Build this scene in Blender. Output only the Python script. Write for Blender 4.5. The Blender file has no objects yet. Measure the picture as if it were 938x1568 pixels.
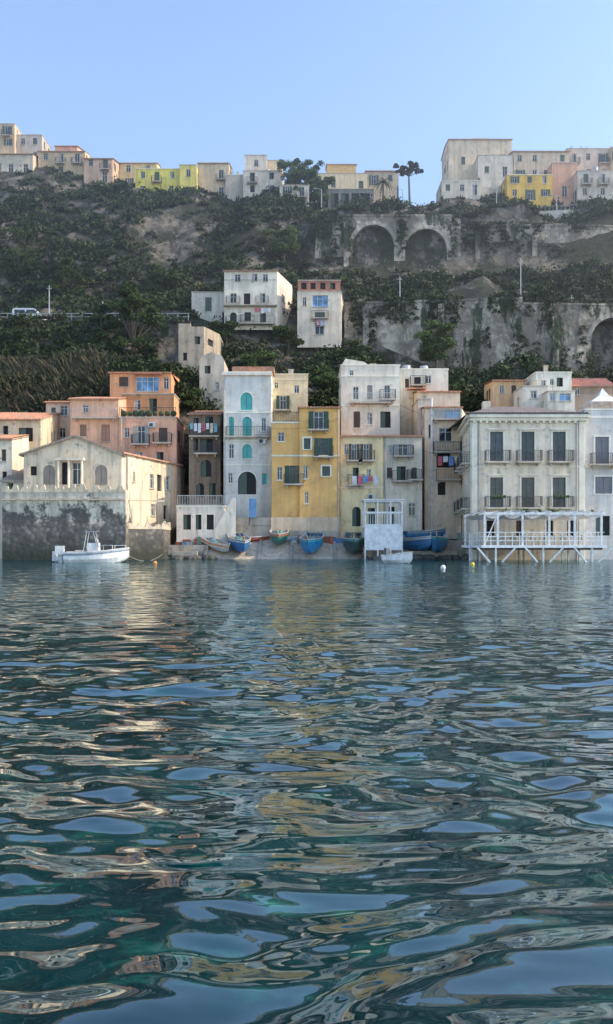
import bpy, math, random
import numpy as np
from mathutils import Vector
R=random.Random(7); NR=np.random.RandomState(5)
sc=bpy.context.scene
F=1250.;U0=469.;VH=833.;HC=1.5
def X(u,Y): return (u-U0)/F*Y
def Z(v,Y): return HC+(VH-v)/F*Y
# ------------------------------------------------------------ materials
MATS={}
def newmat(name):
    m=bpy.data.materials.new(name); m.use_nodes=True
    nt=m.node_tree; b=nt.nodes['Principled BSDF']; return m,nt,b
def N(nt,t,**k):
    n=nt.nodes.new(t)
    for a,v in k.items(): setattr(n,a,v)
    return n
def noise(nt,scale,detail=5,vec=None,rough=.6,st=None):
    n=N(nt,'ShaderNodeTexNoise'); n.inputs['Scale'].default_value=scale; n.inputs['Detail'].default_value=detail
    n.inputs['Roughness'].default_value=rough
    g=N(nt,'ShaderNodeNewGeometry')
    if st:
        mp=N(nt,'ShaderNodeMapping'); mp.inputs['Scale'].default_value=st
        nt.links.new(g.outputs['Position'],mp.inputs['Vector']); nt.links.new(mp.outputs[0],n.inputs['Vector'])
    else: nt.links.new(g.outputs['Position'],n.inputs['Vector'])
    return n.outputs['Fac']
def ramp(nt,fac,a,b,c0=(0,0,0,1),c1=(1,1,1,1)):
    r=N(nt,'ShaderNodeValToRGB'); e=r.color_ramp.elements
    e[0].position=a;e[0].color=c0;e[1].position=b;e[1].color=c1
    nt.links.new(fac,r.inputs[0]); return r.outputs[0]
def mix(nt,fac,a,b,mode='MIX'):
    m=N(nt,'ShaderNodeMixRGB',blend_type=mode)
    for i,v in ((0,fac),(1,a),(2,b)):
        if isinstance(v,(int,float)): m.inputs[i].default_value=v
        elif isinstance(v,tuple): m.inputs[i].default_value=v if len(v)==4 else v+(1,)
        else: nt.links.new(v,m.inputs[i])
    return m.outputs[0]
def bump(nt,b,h,s,d=.02):
    n=N(nt,'ShaderNodeBump'); n.inputs['Strength'].default_value=s; n.inputs['Distance'].default_value=d
    nt.links.new(h,n.inputs['Height']); nt.links.new(n.outputs[0],b.inputs['Normal'])
def sc3(c,k): return tuple(min(.85,x*k) for x in c)
def plaster(col,dirt=.5,name='plaster'):
    key=('p',col,dirt)
    if key in MATS: return MATS[key]
    m,nt,b=newmat(name)
    dirt=min(1,dirt*1.35)
    col=tuple(min(.83,x*k) for x,k in zip(col,(1.32,1.22,1.08)))
    grey=(sum(col)/3*.5,sum(col)/3*.45,sum(col)/3*.38)
    dc=tuple(.45*a*.6+.5*g for a,g in zip(col,grey))
    n1=ramp(nt,noise(nt,.35,8,rough=.7),.36,.66)
    n2=ramp(nt,noise(nt,1.0,7,rough=.65,st=(1.6,1.6,.14)),.47,.68)
    n3=ramp(nt,noise(nt,1.3,10,rough=.75),.56,.64)
    c=mix(nt,n1,sc3(col,1.06),sc3(col,.76))
    f=N(nt,'ShaderNodeMath',operation='MULTIPLY'); nt.links.new(n2,f.inputs[0]); f.inputs[1].default_value=dirt
    c=mix(nt,f.outputs[0],c,dc)
    f2=N(nt,'ShaderNodeMath',operation='MULTIPLY'); nt.links.new(n3,f2.inputs[0]); f2.inputs[1].default_value=dirt*.85
    c=mix(nt,f2.outputs[0],c,tuple(x*.75 for x in dc))
    nt.links.new(c,b.inputs['Base Color']); b.inputs['Roughness'].default_value=.9
    bump(nt,b,noise(nt,6,6),.5,.03)
    MATS[key]=m; return m
def paint(col,rough=.5,metal=0,name='paint',var=.25):
    key=('c',col,rough,metal)
    if key in MATS: return MATS[key]
    m,nt,b=newmat(name)
    n=ramp(nt,noise(nt,2.5,6),.35,.7)
    nt.links.new(mix(nt,n,sc3(col,1.1),sc3(col,1-var*1.2)),b.inputs['Base Color'])
    b.inputs['Roughness'].default_value=rough; b.inputs['Metallic'].default_value=metal
    MATS[key]=m; return m
def louvre(col):
    key=('l',col)
    if key in MATS: return MATS[key]
    m,nt,b=newmat('louvred_shutter')
    w=N(nt,'ShaderNodeTexWave',bands_direction='Z'); w.inputs['Scale'].default_value=3.2
    g=N(nt,'ShaderNodeNewGeometry'); nt.links.new(g.outputs['Position'],w.inputs['Vector'])
    c=mix(nt,w.outputs['Fac'],sc3(col,.6),sc3(col,1.1))
    c=mix(nt,ramp(nt,noise(nt,1.5,5),.4,.75),c,sc3(col,.65))
    nt.links.new(c,b.inputs['Base Color']); b.inputs['Roughness'].default_value=.6
    MATS[key]=m; return m
def glassm(col=(.02,.025,.03)):
    key=('g',col)
    if key in MATS: return MATS[key]
    m,nt,b=newmat('window_glass')
    n=ramp(nt,noise(nt,.9,3),.4,.65)
    nt.links.new(mix(nt,n,col,sc3(col,2.6)),b.inputs['Base Color']); b.inputs['Roughness'].default_value=.08
    MATS[key]=m; return m
def tilem(col=(.42,.2,.12)):
    key=('t',col)
    if key in MATS: return MATS[key]
    m,nt,b=newmat('terracotta_tile')
    n=noise(nt,3.5,4); n2=noise(nt,.8,5)
    c=mix(nt,ramp(nt,n,.35,.65),sc3(col,1.35),sc3(col,.7))
    c=mix(nt,ramp(nt,n2,.5,.7),c,(.24,.2,.16))
    nt.links.new(c,b.inputs['Base Color']); b.inputs['Roughness'].default_value=.9
    MATS[key]=m; return m
def stonem(col=(.3,.27,.23),s=1.6,name='rubble_stone',dark=.35,ivy=.54):
    key=('s',col,s,dark)
    if key in MATS: return MATS[key]
    m,nt,b=newmat(name)
    v=N(nt,'ShaderNodeTexVoronoi'); v.inputs['Scale'].default_value=s
    g=N(nt,'ShaderNodeNewGeometry'); nt.links.new(g.outputs['Position'],v.inputs['Vector'])
    bw=N(nt,'ShaderNodeRGBToBW'); nt.links.new(v.outputs['Color'],bw.inputs[0])
    c=mix(nt,bw.outputs[0],sc3(col,1.3),sc3(col,.5))
    c=mix(nt,ramp(nt,noise(nt,.2,10,rough=.75),.45,.56),c,sc3(col,dark))
    c=mix(nt,ramp(nt,noise(nt,.6,9,rough=.75,st=(1,1,.2)),.5,.62),c,sc3(col,.35))
    c=mix(nt,ramp(nt,noise(nt,.3,9,rough=.7,st=(1,1,.4)),ivy,ivy+.05),c,(.04,.055,.028))
    nt.links.new(c,b.inputs['Base Color']); b.inputs['Roughness'].default_value=.95
    bump(nt,b,v.outputs['Distance'],.8,.15)
    MATS[key]=m; return m
def seawall(col):
    m,nt,b=newmat('weathered_sea_wall')
    g=N(nt,'ShaderNodeNewGeometry'); s=N(nt,'ShaderNodeSeparateXYZ'); nt.links.new(g.outputs['Position'],s.inputs[0])
    nz=N(nt,'ShaderNodeMath',operation='MULTIPLY_ADD'); nt.links.new(noise(nt,.4,10,rough=.75),nz.inputs[0]); nz.inputs[1].default_value=-11; nt.links.new(s.outputs[2],nz.inputs[2])
    mr=N(nt,'ShaderNodeMapRange'); mr.inputs[1].default_value=-1.4; mr.inputs[2].default_value=-.8; nt.links.new(nz.outputs[0],mr.inputs[0])
    v=N(nt,'ShaderNodeTexVoronoi'); v.inputs['Scale'].default_value=2.4; nt.links.new(g.outputs['Position'],v.inputs['Vector'])
    st=mix(nt,ramp(nt,v.outputs['Distance'],.1,.6),(.33,.29,.24),(.14,.125,.11))
    st=mix(nt,ramp(nt,noise(nt,.8,8,rough=.7),.42,.58),st,(.09,.082,.075))
    pl=mix(nt,ramp(nt,noise(nt,1,8,rough=.7,st=(1.5,1.5,.2)),.42,.64),col,sc3(col,.5))
    c=mix(nt,mr.outputs[0],st,pl)
    wet=N(nt,'ShaderNodeMapRange'); wet.inputs[1].default_value=.5; wet.inputs[2].default_value=2.6; nt.links.new(s.outputs[2],wet.inputs[0])
    c=mix(nt,wet.outputs[0],(.04,.042,.03),c)
    nt.links.new(c,b.inputs['Base Color']); b.inputs['Roughness'].default_value=.9
    bump(nt,b,v.outputs['Distance'],.5,.06); return m
def leafm(name,c1,c2,c3):
    m,nt,b=newmat(name)
    a=N(nt,'ShaderNodeAttribute',attribute_name='tint')
    c=mix(nt,ramp(nt,a.outputs['Fac'],.1,.9),c1,c2)
    c=mix(nt,ramp(nt,noise(nt,.12,5),.5,.68),c,c3)
    nt.links.new(c,b.inputs['Base Color']); b.inputs['Roughness'].default_value=.75
    b.inputs['Specular IOR Level'].default_value=.2
    return m
# ------------------------------------------------------------ mesh helpers
class Frame:
    def __init__(s,p,q):
        s.o=Vector(p); d=Vector(q)-s.o; s.L=d.length; s.d=d.normalized(); s.n=Vector((s.d.y,-s.d.x))
    def P(s,a,n,z):
        p=s.o+s.d*a+s.n*n; return (p.x,p.y,z)
    def su(s,u):
        k=(u-U0)/F; den=s.d.x-k*s.d.y
        return (k*s.o.y-s.o.x)/den
    def zv(s,u,v):
        a=s.su(u); y=s.o.y+s.d.y*a; return Z(v,y)
WF=Frame((0,0),(1,0))
class MB:
    def __init__(s): s.v=[];s.f=[]
    def quad(s,*p):
        i=len(s.v); s.v+=[tuple(q) for q in p]; s.f.append(tuple(range(i,i+len(p))))
    def box(s,fr,a0,a1,n0,n1,z0,z1):
        P=fr.P;i=len(s.v)
        s.v+=[P(a0,n1,z0),P(a1,n1,z0),P(a1,n1,z1),P(a0,n1,z1),P(a0,n0,z0),P(a1,n0,z0),P(a1,n0,z1),P(a0,n0,z1)]
        for f in ((0,1,2,3),(1,5,6,2),(5,4,7,6),(4,0,3,7),(3,2,6,7),(4,5,1,0)): s.f.append(tuple(i+k for k in f))
    def wbox(s,x0,x1,y0,y1,z0,z1): s.box(WF,x0,x1,-y1,-y0,z0,z1)
    def cyl(s,p,q,r1,r2=None,seg=6,cap=True):
        r2=r1 if r2 is None else r2
        p=Vector(p);q=Vector(q);d=(q-p).normalized()
        a=d.cross(Vector((0,0,1)) if abs(d.z)<.9 else Vector((1,0,0))).normalized(); b=d.cross(a)
        i=len(s.v)
        for c,r in((p,r1),(q,r2)):
            for k in range(seg):
                t=2*math.pi*k/seg+math.pi/4; w=c+a*(math.cos(t)*r)+b*(math.sin(t)*r); s.v.append(tuple(w))
        for k in range(seg):
            l=(k+1)%seg; s.f.append((i+k,i+l,i+seg+l,i+seg+k))
        if cap: s.f.append(tuple(i+k for k in range(seg))[::-1]); s.f.append(tuple(i+seg+k for k in range(seg)))
    def sphere(s,c,r,sx=1,sy=1,sz=1,n=10,m=6):
        i=len(s.v)
        for a in range(m+1):
            th=math.pi*a/m
            for k in range(n):
                ph=2*math.pi*k/n; s.v.append((c[0]+r*sx*math.sin(th)*math.cos(ph),c[1]+r*sy*math.sin(th)*math.sin(ph),c[2]+r*sz*math.cos(th)))
        for a in range(m):
            for k in range(n):
                l=(k+1)%n; s.f.append((i+a*n+k,i+(a+1)*n+k,i+(a+1)*n+l,i+a*n+l))
def mkobj(name,mb,mat,parent=None,smooth=False):
    me=bpy.data.meshes.new(name); me.from_pydata(mb.v,[],mb.f); me.materials.append(mat)
    if smooth: me.polygons.foreach_set('use_smooth',[True]*len(me.polygons))
    o=bpy.data.objects.new(name,me); sc.collection.objects.link(o)
    if parent: o.parent=parent
    return o
class Obj:
    def __init__(s,name):
        s.e=bpy.data.objects.new(name,None); sc.collection.objects.link(s.e); s.p={}; s.name=name
    def part(s,n,mat,smooth=False):
        k=(n,mat.name)
        if k not in s.p: s.p[k]=(MB(),mat,smooth)
        return s.p[k][0]
    def done(s):
        for (n,_),(mb,mat,sm) in s.p.items():
            if mb.f: mkobj(n,mb,mat,s.e,sm)
        return s
WHITE=(.66,.65,.62)
IRON=paint((.05,.05,.055),.5,name='wrought_iron')
WFRAME=paint((.62,.62,.6),.5,name='window_frame_paint')
CONC=plaster((.4,.38,.35),.5,'concrete')
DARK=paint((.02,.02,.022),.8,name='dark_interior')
def balcony(B,fr,s0,s1,z,dep=.9,rail=IRON,slab=None):
    sl=B.part('balcony_slab',slab or CONC); sl.box(fr,s0,s1,0.002,dep,z-.16,z)
    for k in range(2):
        a=s0+.2 if k==0 else s1-.38
        sl.box(fr,a,a+.18,0.003,dep*.6,z-.42,z-.162)
    r=B.part('balcony_railing',rail)
    for zz,t in((z+.08,.03),(z+1.0,.045)):
        r.box(fr,s0,s1,dep-.06,dep-.02,zz,zz+t)
        for a in(s0,s1-.04): r.box(fr,a,a+.04,0.004,dep-.061,zz,zz+t)
    n=max(2,int((s1-s0)/.17))
    for i in range(n+1):
        a=s0+(s1-s0-.03)*i/n; r.box(fr,a,a+.028,dep-.055,dep-.027,z+.11,z+1.0)
    for a in(s0,s1-.03):
        for j in range(4): r.box(fr,a,a+.028,.1+j*(dep-.2)/4,.128+j*(dep-.2)/4,z+.11,z+1.0)
def facade(B,fr,L,z0,z1,ops,wm,sh=(.08,.12,.09),trim=None):
    W=B.part('walls',wm)
    S={0,L};ZZ={z0,z1}
    ops=[o for o in ops if o[0]>.02 and o[1]<L-.02 and o[2]>z0 and o[3]<z1-.02]
    for o in ops: S|={o[0],o[1]};ZZ|={o[2],o[3]}
    S=sorted(S);ZZ=sorted(ZZ)
    for i in range(len(S)-1):
        for j in range(len(ZZ)-1):
            a=(S[i]+S[i+1])/2;c=(ZZ[j]+ZZ[j+1])/2
            if any(o[0]<a<o[1] and o[2]<c<o[3] for o in ops): continue
            W.quad(fr.P(S[i],0,ZZ[j]),fr.P(S[i+1],0,ZZ[j]),fr.P(S[i+1],0,ZZ[j+1]),fr.P(S[i],0,ZZ[j+1]))
    for o in ops:
        s0,s1,a,b,k=o[:5]; col=o[5] if len(o)>5 and o[5] else sh
        dp=3.0 if 'V' in k else .24
        arch='a' in k
        rr=(s1-s0)/2; ry=min(rr,(b-a)*.75); zc=b-ry if arch else b
        P=fr.P
        W.quad(P(s0,0,a),P(s0,0,zc),P(s0,-dp,zc),P(s0,-dp,a)); W.quad(P(s1,0,zc),P(s1,0,a),P(s1,-dp,a),P(s1,-dp,zc))
        W.quad(P(s0,0,a),P(s0,-dp,a),P(s1,-dp,a),P(s1,0,a))
        if arch:
            ns=12;mid=(s0+s1)/2
            pts=[(mid-rr*math.cos(math.pi*i/ns),zc+ry*math.sin(math.pi*i/ns)) for i in range(ns+1)]
            for i in range(ns):
                (x0,y0),(x1,y1)=pts[i],pts[i+1]
                W.quad(P(x0,0,y0),P(x1,0,y1),P(x1,-dp,y1),P(x0,-dp,y0))
                cx=s0 if i<ns/2 else s1
                W.quad(P(x0,0,y0),P(x1,0,y1),P(cx,0,b))
            if 'V' in k or 't' in k:
                T=B.part('arch_ring',trim or wm); w=.7 if 'V' in k else .12
                for i in range(ns):
                    (x0,y0),(x1,y1)=pts[i],pts[i+1]
                    q=lambda x,y:(mid+(x-mid)*(1+w/rr),zc+(y-zc)*(1+w/ry))
                    e0=q(x0,y0);e1=q(x1,y1)
                    T.quad(P(x0,.05,y0),P(x1,.05,y1),P(e1[0],.05,e1[1]),P(e0[0],.05,e0[1]))
                    T.quad(P(e0[0],.05,e0[1]),P(e1[0],.05,e1[1]),P(e1[0],0,e1[1]),P(e0[0],0,e0[1]))
                    T.quad(P(x0,.05,y0),P(x1,.05,y1),P(x1,0,y1),P(x0,0,y0))
        else: W.quad(P(s0,0,b),P(s1,0,b),P(s1,-dp,b),P(s0,-dp,b))
        if 'V' in k:
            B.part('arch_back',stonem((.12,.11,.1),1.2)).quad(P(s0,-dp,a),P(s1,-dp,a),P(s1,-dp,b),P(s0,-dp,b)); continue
        if 'D' in k:
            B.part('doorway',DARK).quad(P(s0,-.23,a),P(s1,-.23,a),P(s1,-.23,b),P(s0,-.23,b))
            if R.random()<.6:
                d=B.part('door_leaf',louvre(col)); d.box(fr,s0+.01,s0+(s1-s0)*.48,-.2,-.15,a+.01,b-.03)
        elif 'C' in k:
            d=B.part('shutters',louvre(col)); m=(s0+s1)/2
            d.box(fr,s0+.02,m-.015,-.12,-.06,a+.02,b-.02); d.box(fr,m+.015,s1-.02,-.12,-.06,a+.02,b-.02)
        else:
            gl=(.08,.17,.3) if 'G' in k else (.02,.025,.03)
            B.part('glass',glassm(gl)).quad(P(s0,-.2,a),P(s1,-.2,a),P(s1,-.2,b),P(s0,-.2,b))
            f=B.part('window_frames',paint(col,.5) if 'F' in k else WFRAME); t=.07
            f.box(fr,s0,s0+t,-.19,-.13,a,b);f.box(fr,s1-t,s1,-.19,-.13,a,b)
            f.box(fr,s0+t,s1-t,-.19,-.13,a,a+t);f.box(fr,s0+t,s1-t,-.19,-.13,b-t,b)
            nm=max(1,int((s1-s0)/.8)) if 'G' in k else 1
            for i in range(1,nm+1):
                m=s0+(s1-s0)*i/(nm+1); f.box(fr,m-.035,m+.035,-.188,-.12,a+t,b-t)
            h=a+(b-a)*.68; f.box(fr,s0+t,s1-t,-.186,-.14,h,h+.05)
            if 'S' in k:
                d=B.part('shutters',louvre(col)); w=(s1-s0)/2
                d.box(fr,s0-w,s0-.02,.02,.07,a,b); d.box(fr,s1+.02,s1+w,.02,.07,a,b)
            elif R.random()<.3:
                B.part('curtain',paint((.45,.43,.4),.9)).box(fr,s0+t+.01,s0+(s1-s0)*.42,-.199,-.191,a+t,b-t)
        tm=trim
        if ('t' in k) and not arch and tm:
            t=B.part('surround',tm); w=.16
            t.box(fr,s0-w,s0,0.002,.05,a,b); t.box(fr,s1,s1+w,0.002,.05,a,b); t.box(fr,s0-w,s1+w,0.002,.055,b+.001,b+w)
            if 'h' in k: t.box(fr,s0-w-.15,s1+w+.15,0.002,.25,b+w+.002,b+w+.14)
        if 'b' in k: balcony(B,fr,s0-.55,s1+.55,a-.02)
        elif 'D' not in k: B.part('sill',tm or CONC).box(fr,s0-.1,s1+.1,0.003,.1,a-.09,a-.003)
def tileroof(B,fr,L,D,z,pitch=.3,ridge=1.0,wm=None,col=(.42,.2,.12),ov=.35):
    T=B.part('tile_roof',tilem(col)); step=.16; n=int((L+.4)/step)
    prof=[(-ov,z-ov*pitch+.05)]; yr=D*ridge; zr=z+yr*pitch+.05; prof.append((yr,zr))
    if ridge<1: prof.append((D+ov,zr-(D+ov-yr)*pitch))
    else: prof[-1]=(D+.2,z+(D+.2)*pitch+.05)
    rows=[]
    for (d,zz) in prof:
        rows.append([fr.P(-.2+i*step,-d,zz+(.09 if i%2 else 0)) for i in range(n+1)])
    for a in range(len(rows)-1):
        for i in range(n): T.quad(rows[a][i],rows[a][i+1],rows[a+1][i+1],rows[a+1][i])
    for i in range(n):
        p,q=rows[0][i],rows[0][i+1]; T.quad((p[0],p[1],prof[0][1]-.1),(q[0],q[1],prof[0][1]-.1),q,p)
    u=B.part('eaves',CONC)
    for a in range(len(rows)-1):
        p0,p1=rows[a][0],rows[a][-1];q0,q1=rows[a+1][0],rows[a+1][-1]; dz=.1
        u.quad((p0[0],p0[1],prof[a][1]-dz),(p1[0],p1[1],prof[a][1]-dz),(q1[0],q1[1],prof[a+1][1]-dz),(q0[0],q0[1],prof[a+1][1]-dz))
    if wm:
        W=B.part('walls',wm)
        for s in(0,L):
            pts=[fr.P(s,0,z),fr.P(s,-D,z)]+([fr.P(s,-D,z+D*pitch)] if ridge>=1 else [])+([fr.P(s,-yr,z+yr*pitch)] if ridge<1 else [])
            W.quad(*pts)
        if ridge>=1: W.quad(fr.P(0,-D,z),fr.P(L,-D,z),fr.P(L,-D,z+D*pitch),fr.P(0,-D,z+D*pitch))
def clutter(B,fr,L,D,z,k=3):
    for _ in range(k):
        s=R.uniform(.5,max(.6,L-1.2)); n=-R.uniform(.6,max(.7,D-.8)); t=R.random()
        if t<.4:
            c=B.part('chimney',plaster((.5,.45,.38),.6)); w=R.uniform(.4,.7); h=R.uniform(.6,1.3)
            c.box(fr,s,s+w,n-w,n,z,z+h); c.box(fr,s-.06,s+w+.06,n-w-.06,n+.06,z+h+.001,z+h+.08)
        elif t<.75:
            a=B.part('antenna',IRON); h=R.uniform(1.3,2.4); p=fr.P(s,n,z); a.cyl(p,(p[0],p[1],z+h),.03,.02,4)
            for i in range(4):
                zz=z+h-.12-i*.16; a.cyl((p[0]-.35,p[1],zz),(p[0]+.35,p[1],zz),.015,None,4)
        else:
            a=B.part('water_tank',paint((.5,.52,.55),.5)); p=fr.P(s,n,z); a.cyl((p[0],p[1],z),(p[0],p[1],z+1.0),.5,.5,12)
def building(name,chain,vt,zb,col,ops=None,roof='flat',depth=7,sh=(.08,.12,.09),dirt=.5,trim=None,auto=False,pitch=.28,ridge=1.0,tcol=(.42,.2,.12),cl=2,kinds='WWCS',band=False,coping=True,sth=3.0):
    B=Obj(name); wm=col if not isinstance(col,tuple) else plaster(col,dirt)
    tm=plaster(trim,.2,'trim') if trim else None
    pts=[(X(u,y),y) for u,y in chain]; yb=max(p[1] for p in pts)+depth
    z1=Z(vt,chain[0][1]); ops=ops or {}
    poly=pts+[(pts[-1][0],yb),(pts[0][0],yb)]
    B.frames=[];B.z=z1
    for i in range(len(poly)):
        p,q=poly[i],poly[(i+1)%len(poly)]; fr=Frame(p,q); B.frames.append(fr); L=fr.L; lst=[]
        if i<len(pts)-1:
            for o in ops.get(i,[]):
                s0,s1=fr.su(o[0]),fr.su(o[1]); um=(o[0]+o[1])/2
                lst.append((s0,s1,fr.zv(um,o[3]),fr.zv(um,o[2]))+tuple(o[4:]))
        if auto and (i<len(pts)-1 and not ops.get(i)) or (i in(len(pts)-1,len(poly)-1) and L>3):
            H=z1-zb; ns=max(1,int(round(H/sth))); sh_h=H/ns; nc=max(1,int(L/2.7))
            for r in range(ns):
                for c in range(nc):
                    if R.random()<.12: continue
                    m=L*(c+.5)/nc+R.uniform(-.15,.15); base=zb+r*sh_h
                    k=R.choice(kinds)
                    if R.random()<.35: lst.append((m-.5,m+.5,base+.15,base+2.3,k+('b' if i<len(pts)-1 and r>0 else '')))
                    else: lst.append((m-.45,m+.45,base+1.0,base+2.35,k))
        facade(B,fr,L,zb,z1,lst,wm,sh,tm)
    fr=B.frames[0]
    if roof=='flat':
        B.part('roof_slab',CONC).quad(*[(p[0],p[1],z1-.02) for p in poly])
        if coping:
            c=B.part('coping',tm or CONC)
            for g in B.frames: c.box(g,0.0,g.L,-.2,.08,z1+.002,z1+.14)
        clutter(B,fr,fr.L,yb-pts[0][1]-1,z1,cl)
    elif roof=='tile': 
        tileroof(B,fr,fr.L,yb-pts[0][1],z1,pitch,ridge,wm,tcol)
    if band:
        c=B.part('string_course',tm or CONC)
        for zz in band:
            for g in B.frames[:len(pts)-1]: c.box(g,0,g.L,.002,.07,Z(zz,chain[0][1]),Z(zz,chain[0][1])+.16)
    return B
def laundry(B,fr,s0,s1,z,n=6,off=.95):
    cols=[(.6,.6,.62),(.5,.12,.15),(.15,.25,.5),(.65,.35,.4),(.6,.55,.4),(.2,.4,.45),(.7,.7,.7)]
    w=(s1-s0)/n
    for i in range(n):
        c=R.choice(cols); h=R.uniform(.5,1.1); m=B.part('laundry',paint(c,.9,name='cloth'))
        m.quad(*[fr.P(s0+i*w+.05,off,z-h),fr.P(s0+(i+1)*w-.05,off+.05,z-h*.95),fr.P(s0+(i+1)*w-.05,off,z),fr.P(s0+i*w+.05,off,z)])
def pipe(B,fr,s,z0,z1,r=.06,mat=None):
    p=fr.P(s,.1,z0);q=fr.P(s,.1,z1); B.part('drainpipe',mat or paint((.45,.43,.4),.5)).cyl(p,q,r,None,6)
def ac(B,fr,s,z):
    a=B.part('air_conditioner',paint((.6,.6,.58),.5)); a.box(fr,s,s+.8,.05,.38,z,z+.55)
    B.part('air_conditioner_fan',IRON).box(fr,s+.1,s+.5,.381,.39,z+.08,z+.47)
# ------------------------------------------------------------ terrain
UC=np.array([-250,0,150,270,400,520,620,700,938,1200],float)
rows=[(78,None,[-4]*10),(84,None,[-.6]*10),(87.5,None,[1.6]*10),(94,None,[4.5]*10),
(99,0,[680,670,670,660,665,665,660,660,665,665]),
(106,0,[620,618,606,596,606,612,604,604,592,590]),
(114,0,[562,556,550,566,572,578,576,574,580,580]),
(120,0,[510,512,512,545,540,536,572,576,582,582]),
(123.5,0,[489,489,490,523,531,532,572,574,578,576]),
(126.5,0,[487,487,488,492,501,506,472,470,468,468]),
(134,0,[470,470,468,458,452,452,458,460,456,456]),
(145,0,[375,375,385,405,410,418,420,418,410,405]),
(148.6,0,[350,352,362,380,385,412,414,412,402,398]),
(150.5,0,[338,340,348,350,350,338,338,338,340,340]),
(156,0,[300,305,312,318,320,328,328,326,332,332]),
(163,0,[272,274,290,303,304,324,324,310,318,318]),
(170,0,[235,240,268,290,300,318,320,300,303,303])]
RY=[];RZ=[]
for y,f,vals in rows:
    RY.append(y); RZ.append([v if f is None else Z(v,y) for v in vals])
RY+= [200,420]; RZ+=[RZ[-1],[z+4 for z in RZ[-1]]]
RY=np.array(RY);RZ=np.array(RZ,float)
NW=[(NR.uniform(0,6.28),NR.uniform(2,22),NR.uniform(0,6.28)) for _ in range(26)]
def rough(x,y):
    h=np.zeros_like(x)
    for a,l,p in NW: h+=np.sin((x*math.cos(a)+y*math.sin(a))*2*math.pi/l+p+np.sin(x*.11+p)*1.3)*l*.024
    return h
def terr(x,y,noisy=True):
    x=np.asarray(x,float);y=np.asarray(y,float)
    yy=np.clip(y,RY[0],RY[-1]); uu=U0+x/np.maximum(np.minimum(yy,185),1)*F
    i=np.clip(np.searchsorted(RY,yy)-1,0,len(RY)-2); t=(yy-RY[i])/(RY[i+1]-RY[i])
    j=np.clip(np.searchsorted(UC,uu)-1,0,len(UC)-2); s=np.clip((uu-UC[j])/(UC[j+1]-UC[j]),0,1); s=s*s*(3-2*s)
    z0=RZ[i,j]*(1-s)+RZ[i,j+1]*s; z1=RZ[i+1,j]*(1-s)+RZ[i+1,j+1]*s
    z=z0*(1-t)+z1*t
    nearwall=1-.8*(((yy>143)&(yy<151)&(uu>470))|((yy>117)&(yy<126)&(uu>520)))
    if noisy: z=z+rough(x,y)*np.clip((y-96)/8,0,1)*(.35+.65*np.clip((172-y)/20,0,1))*nearwall
    return z
def npmesh(name,co,fc,mat,smooth=False,tint=None,parent=None):
    me=bpy.data.meshes.new(name); me.vertices.add(len(co)); me.vertices.foreach_set('co',co.astype(np.float32).ravel())
    k=fc.shape[1]; me.loops.add(fc.size); me.polygons.add(len(fc)); me.loops.foreach_set('vertex_index',fc.astype(np.int32).ravel())
    me.polygons.foreach_set('loop_start',(np.arange(len(fc))*k).astype(np.int32))
    me.polygons.foreach_set('use_smooth',np.full(len(fc),smooth))
    me.update(calc_edges=True)
    if tint is not None:
        at=me.attributes.new('tint','FLOAT','FACE'); at.data.foreach_set('value',tint.astype(np.float32))
    me.materials.append(mat); o=bpy.data.objects.new(name,me); sc.collection.objects.link(o)
    if parent: o.parent=parent
    return o
def gridmesh(name,xs,ys,zf,mat):
    XX,YY=np.meshgrid(xs,ys); ZZ=zf(XX,YY); nx=len(xs);ny=len(ys)
    co=np.stack([XX,YY,ZZ],-1).reshape(-1,3)
    a=(np.arange(ny-1)[:,None]*nx+np.arange(nx-1)[None]).reshape(-1)
    return npmesh(name,co,np.stack([a,a+1,a+nx+1,a+nx],-1),mat,True)
m,nt,b=newmat('cliff_rock_and_scrub')
rock=mix(nt,ramp(nt,noise(nt,.5,10,rough=.75),.4,.6),(.30,.26,.21),(.11,.098,.085))
rock=mix(nt,ramp(nt,noise(nt,.8,9,rough=.7,st=(1,1,.25)),.5,.6),rock,(.065,.06,.05))
gr=mix(nt,ramp(nt,noise(nt,.9,10,rough=.75),.4,.6),(.018,.028,.013),(.055,.056,.032))
c=mix(nt,ramp(nt,noise(nt,.11,10,rough=.75),.49,.54),gr,rock)
nt.links.new(c,b.inputs['Base Color']); b.inputs['Roughness'].default_value=.95; bump(nt,b,noise(nt,1.2,10,rough=.75),1,.9)
gridmesh('hillside_terrain',np.linspace(-190,190,420),np.concatenate([np.linspace(78,175,230),np.linspace(178,420,30)]),terr,m)
# ------------------------------------------------------------ foliage masses
def leafcloud(cent,rad,nper,size,flat=.75):
    n=len(cent); k=n*nper
    c=np.repeat(cent,nper,0); r=np.repeat(rad,nper)
    d=NR.normal(size=(k,3)); d/=np.linalg.norm(d,axis=1)[:,None]; d[:,2]=np.abs(d[:,2])*flat+(-.15)
    p=c+d*(r*NR.uniform(.45,1.05,k))[:,None]
    a=NR.normal(size=(k,3)); a/=np.linalg.norm(a,axis=1)[:,None]
    bb=np.cross(a,NR.normal(size=(k,3))); bb/=np.linalg.norm(bb,axis=1)[:,None]
    s=(size*NR.uniform(.5,1.4,k))[:,None]
    co=np.stack([p-a*s,p-bb*s*.6,p+a*s,p+bb*s*.6],1).reshape(-1,3)
    fc=np.arange(k*4).reshape(-1,4); t=np.repeat(NR.uniform(0,1,n),nper)*.7+NR.uniform(0,.3,k)
    return co,fc,t
LEAF=leafm('scrub_foliage',(.012,.023,.009),(.058,.084,.028),(.045,.05,.026))
NB=5600
by=NR.uniform(101,168,NB*2); bu=NR.uniform(-120,1060,NB*2); bx=(bu-U0)/F*by
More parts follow.
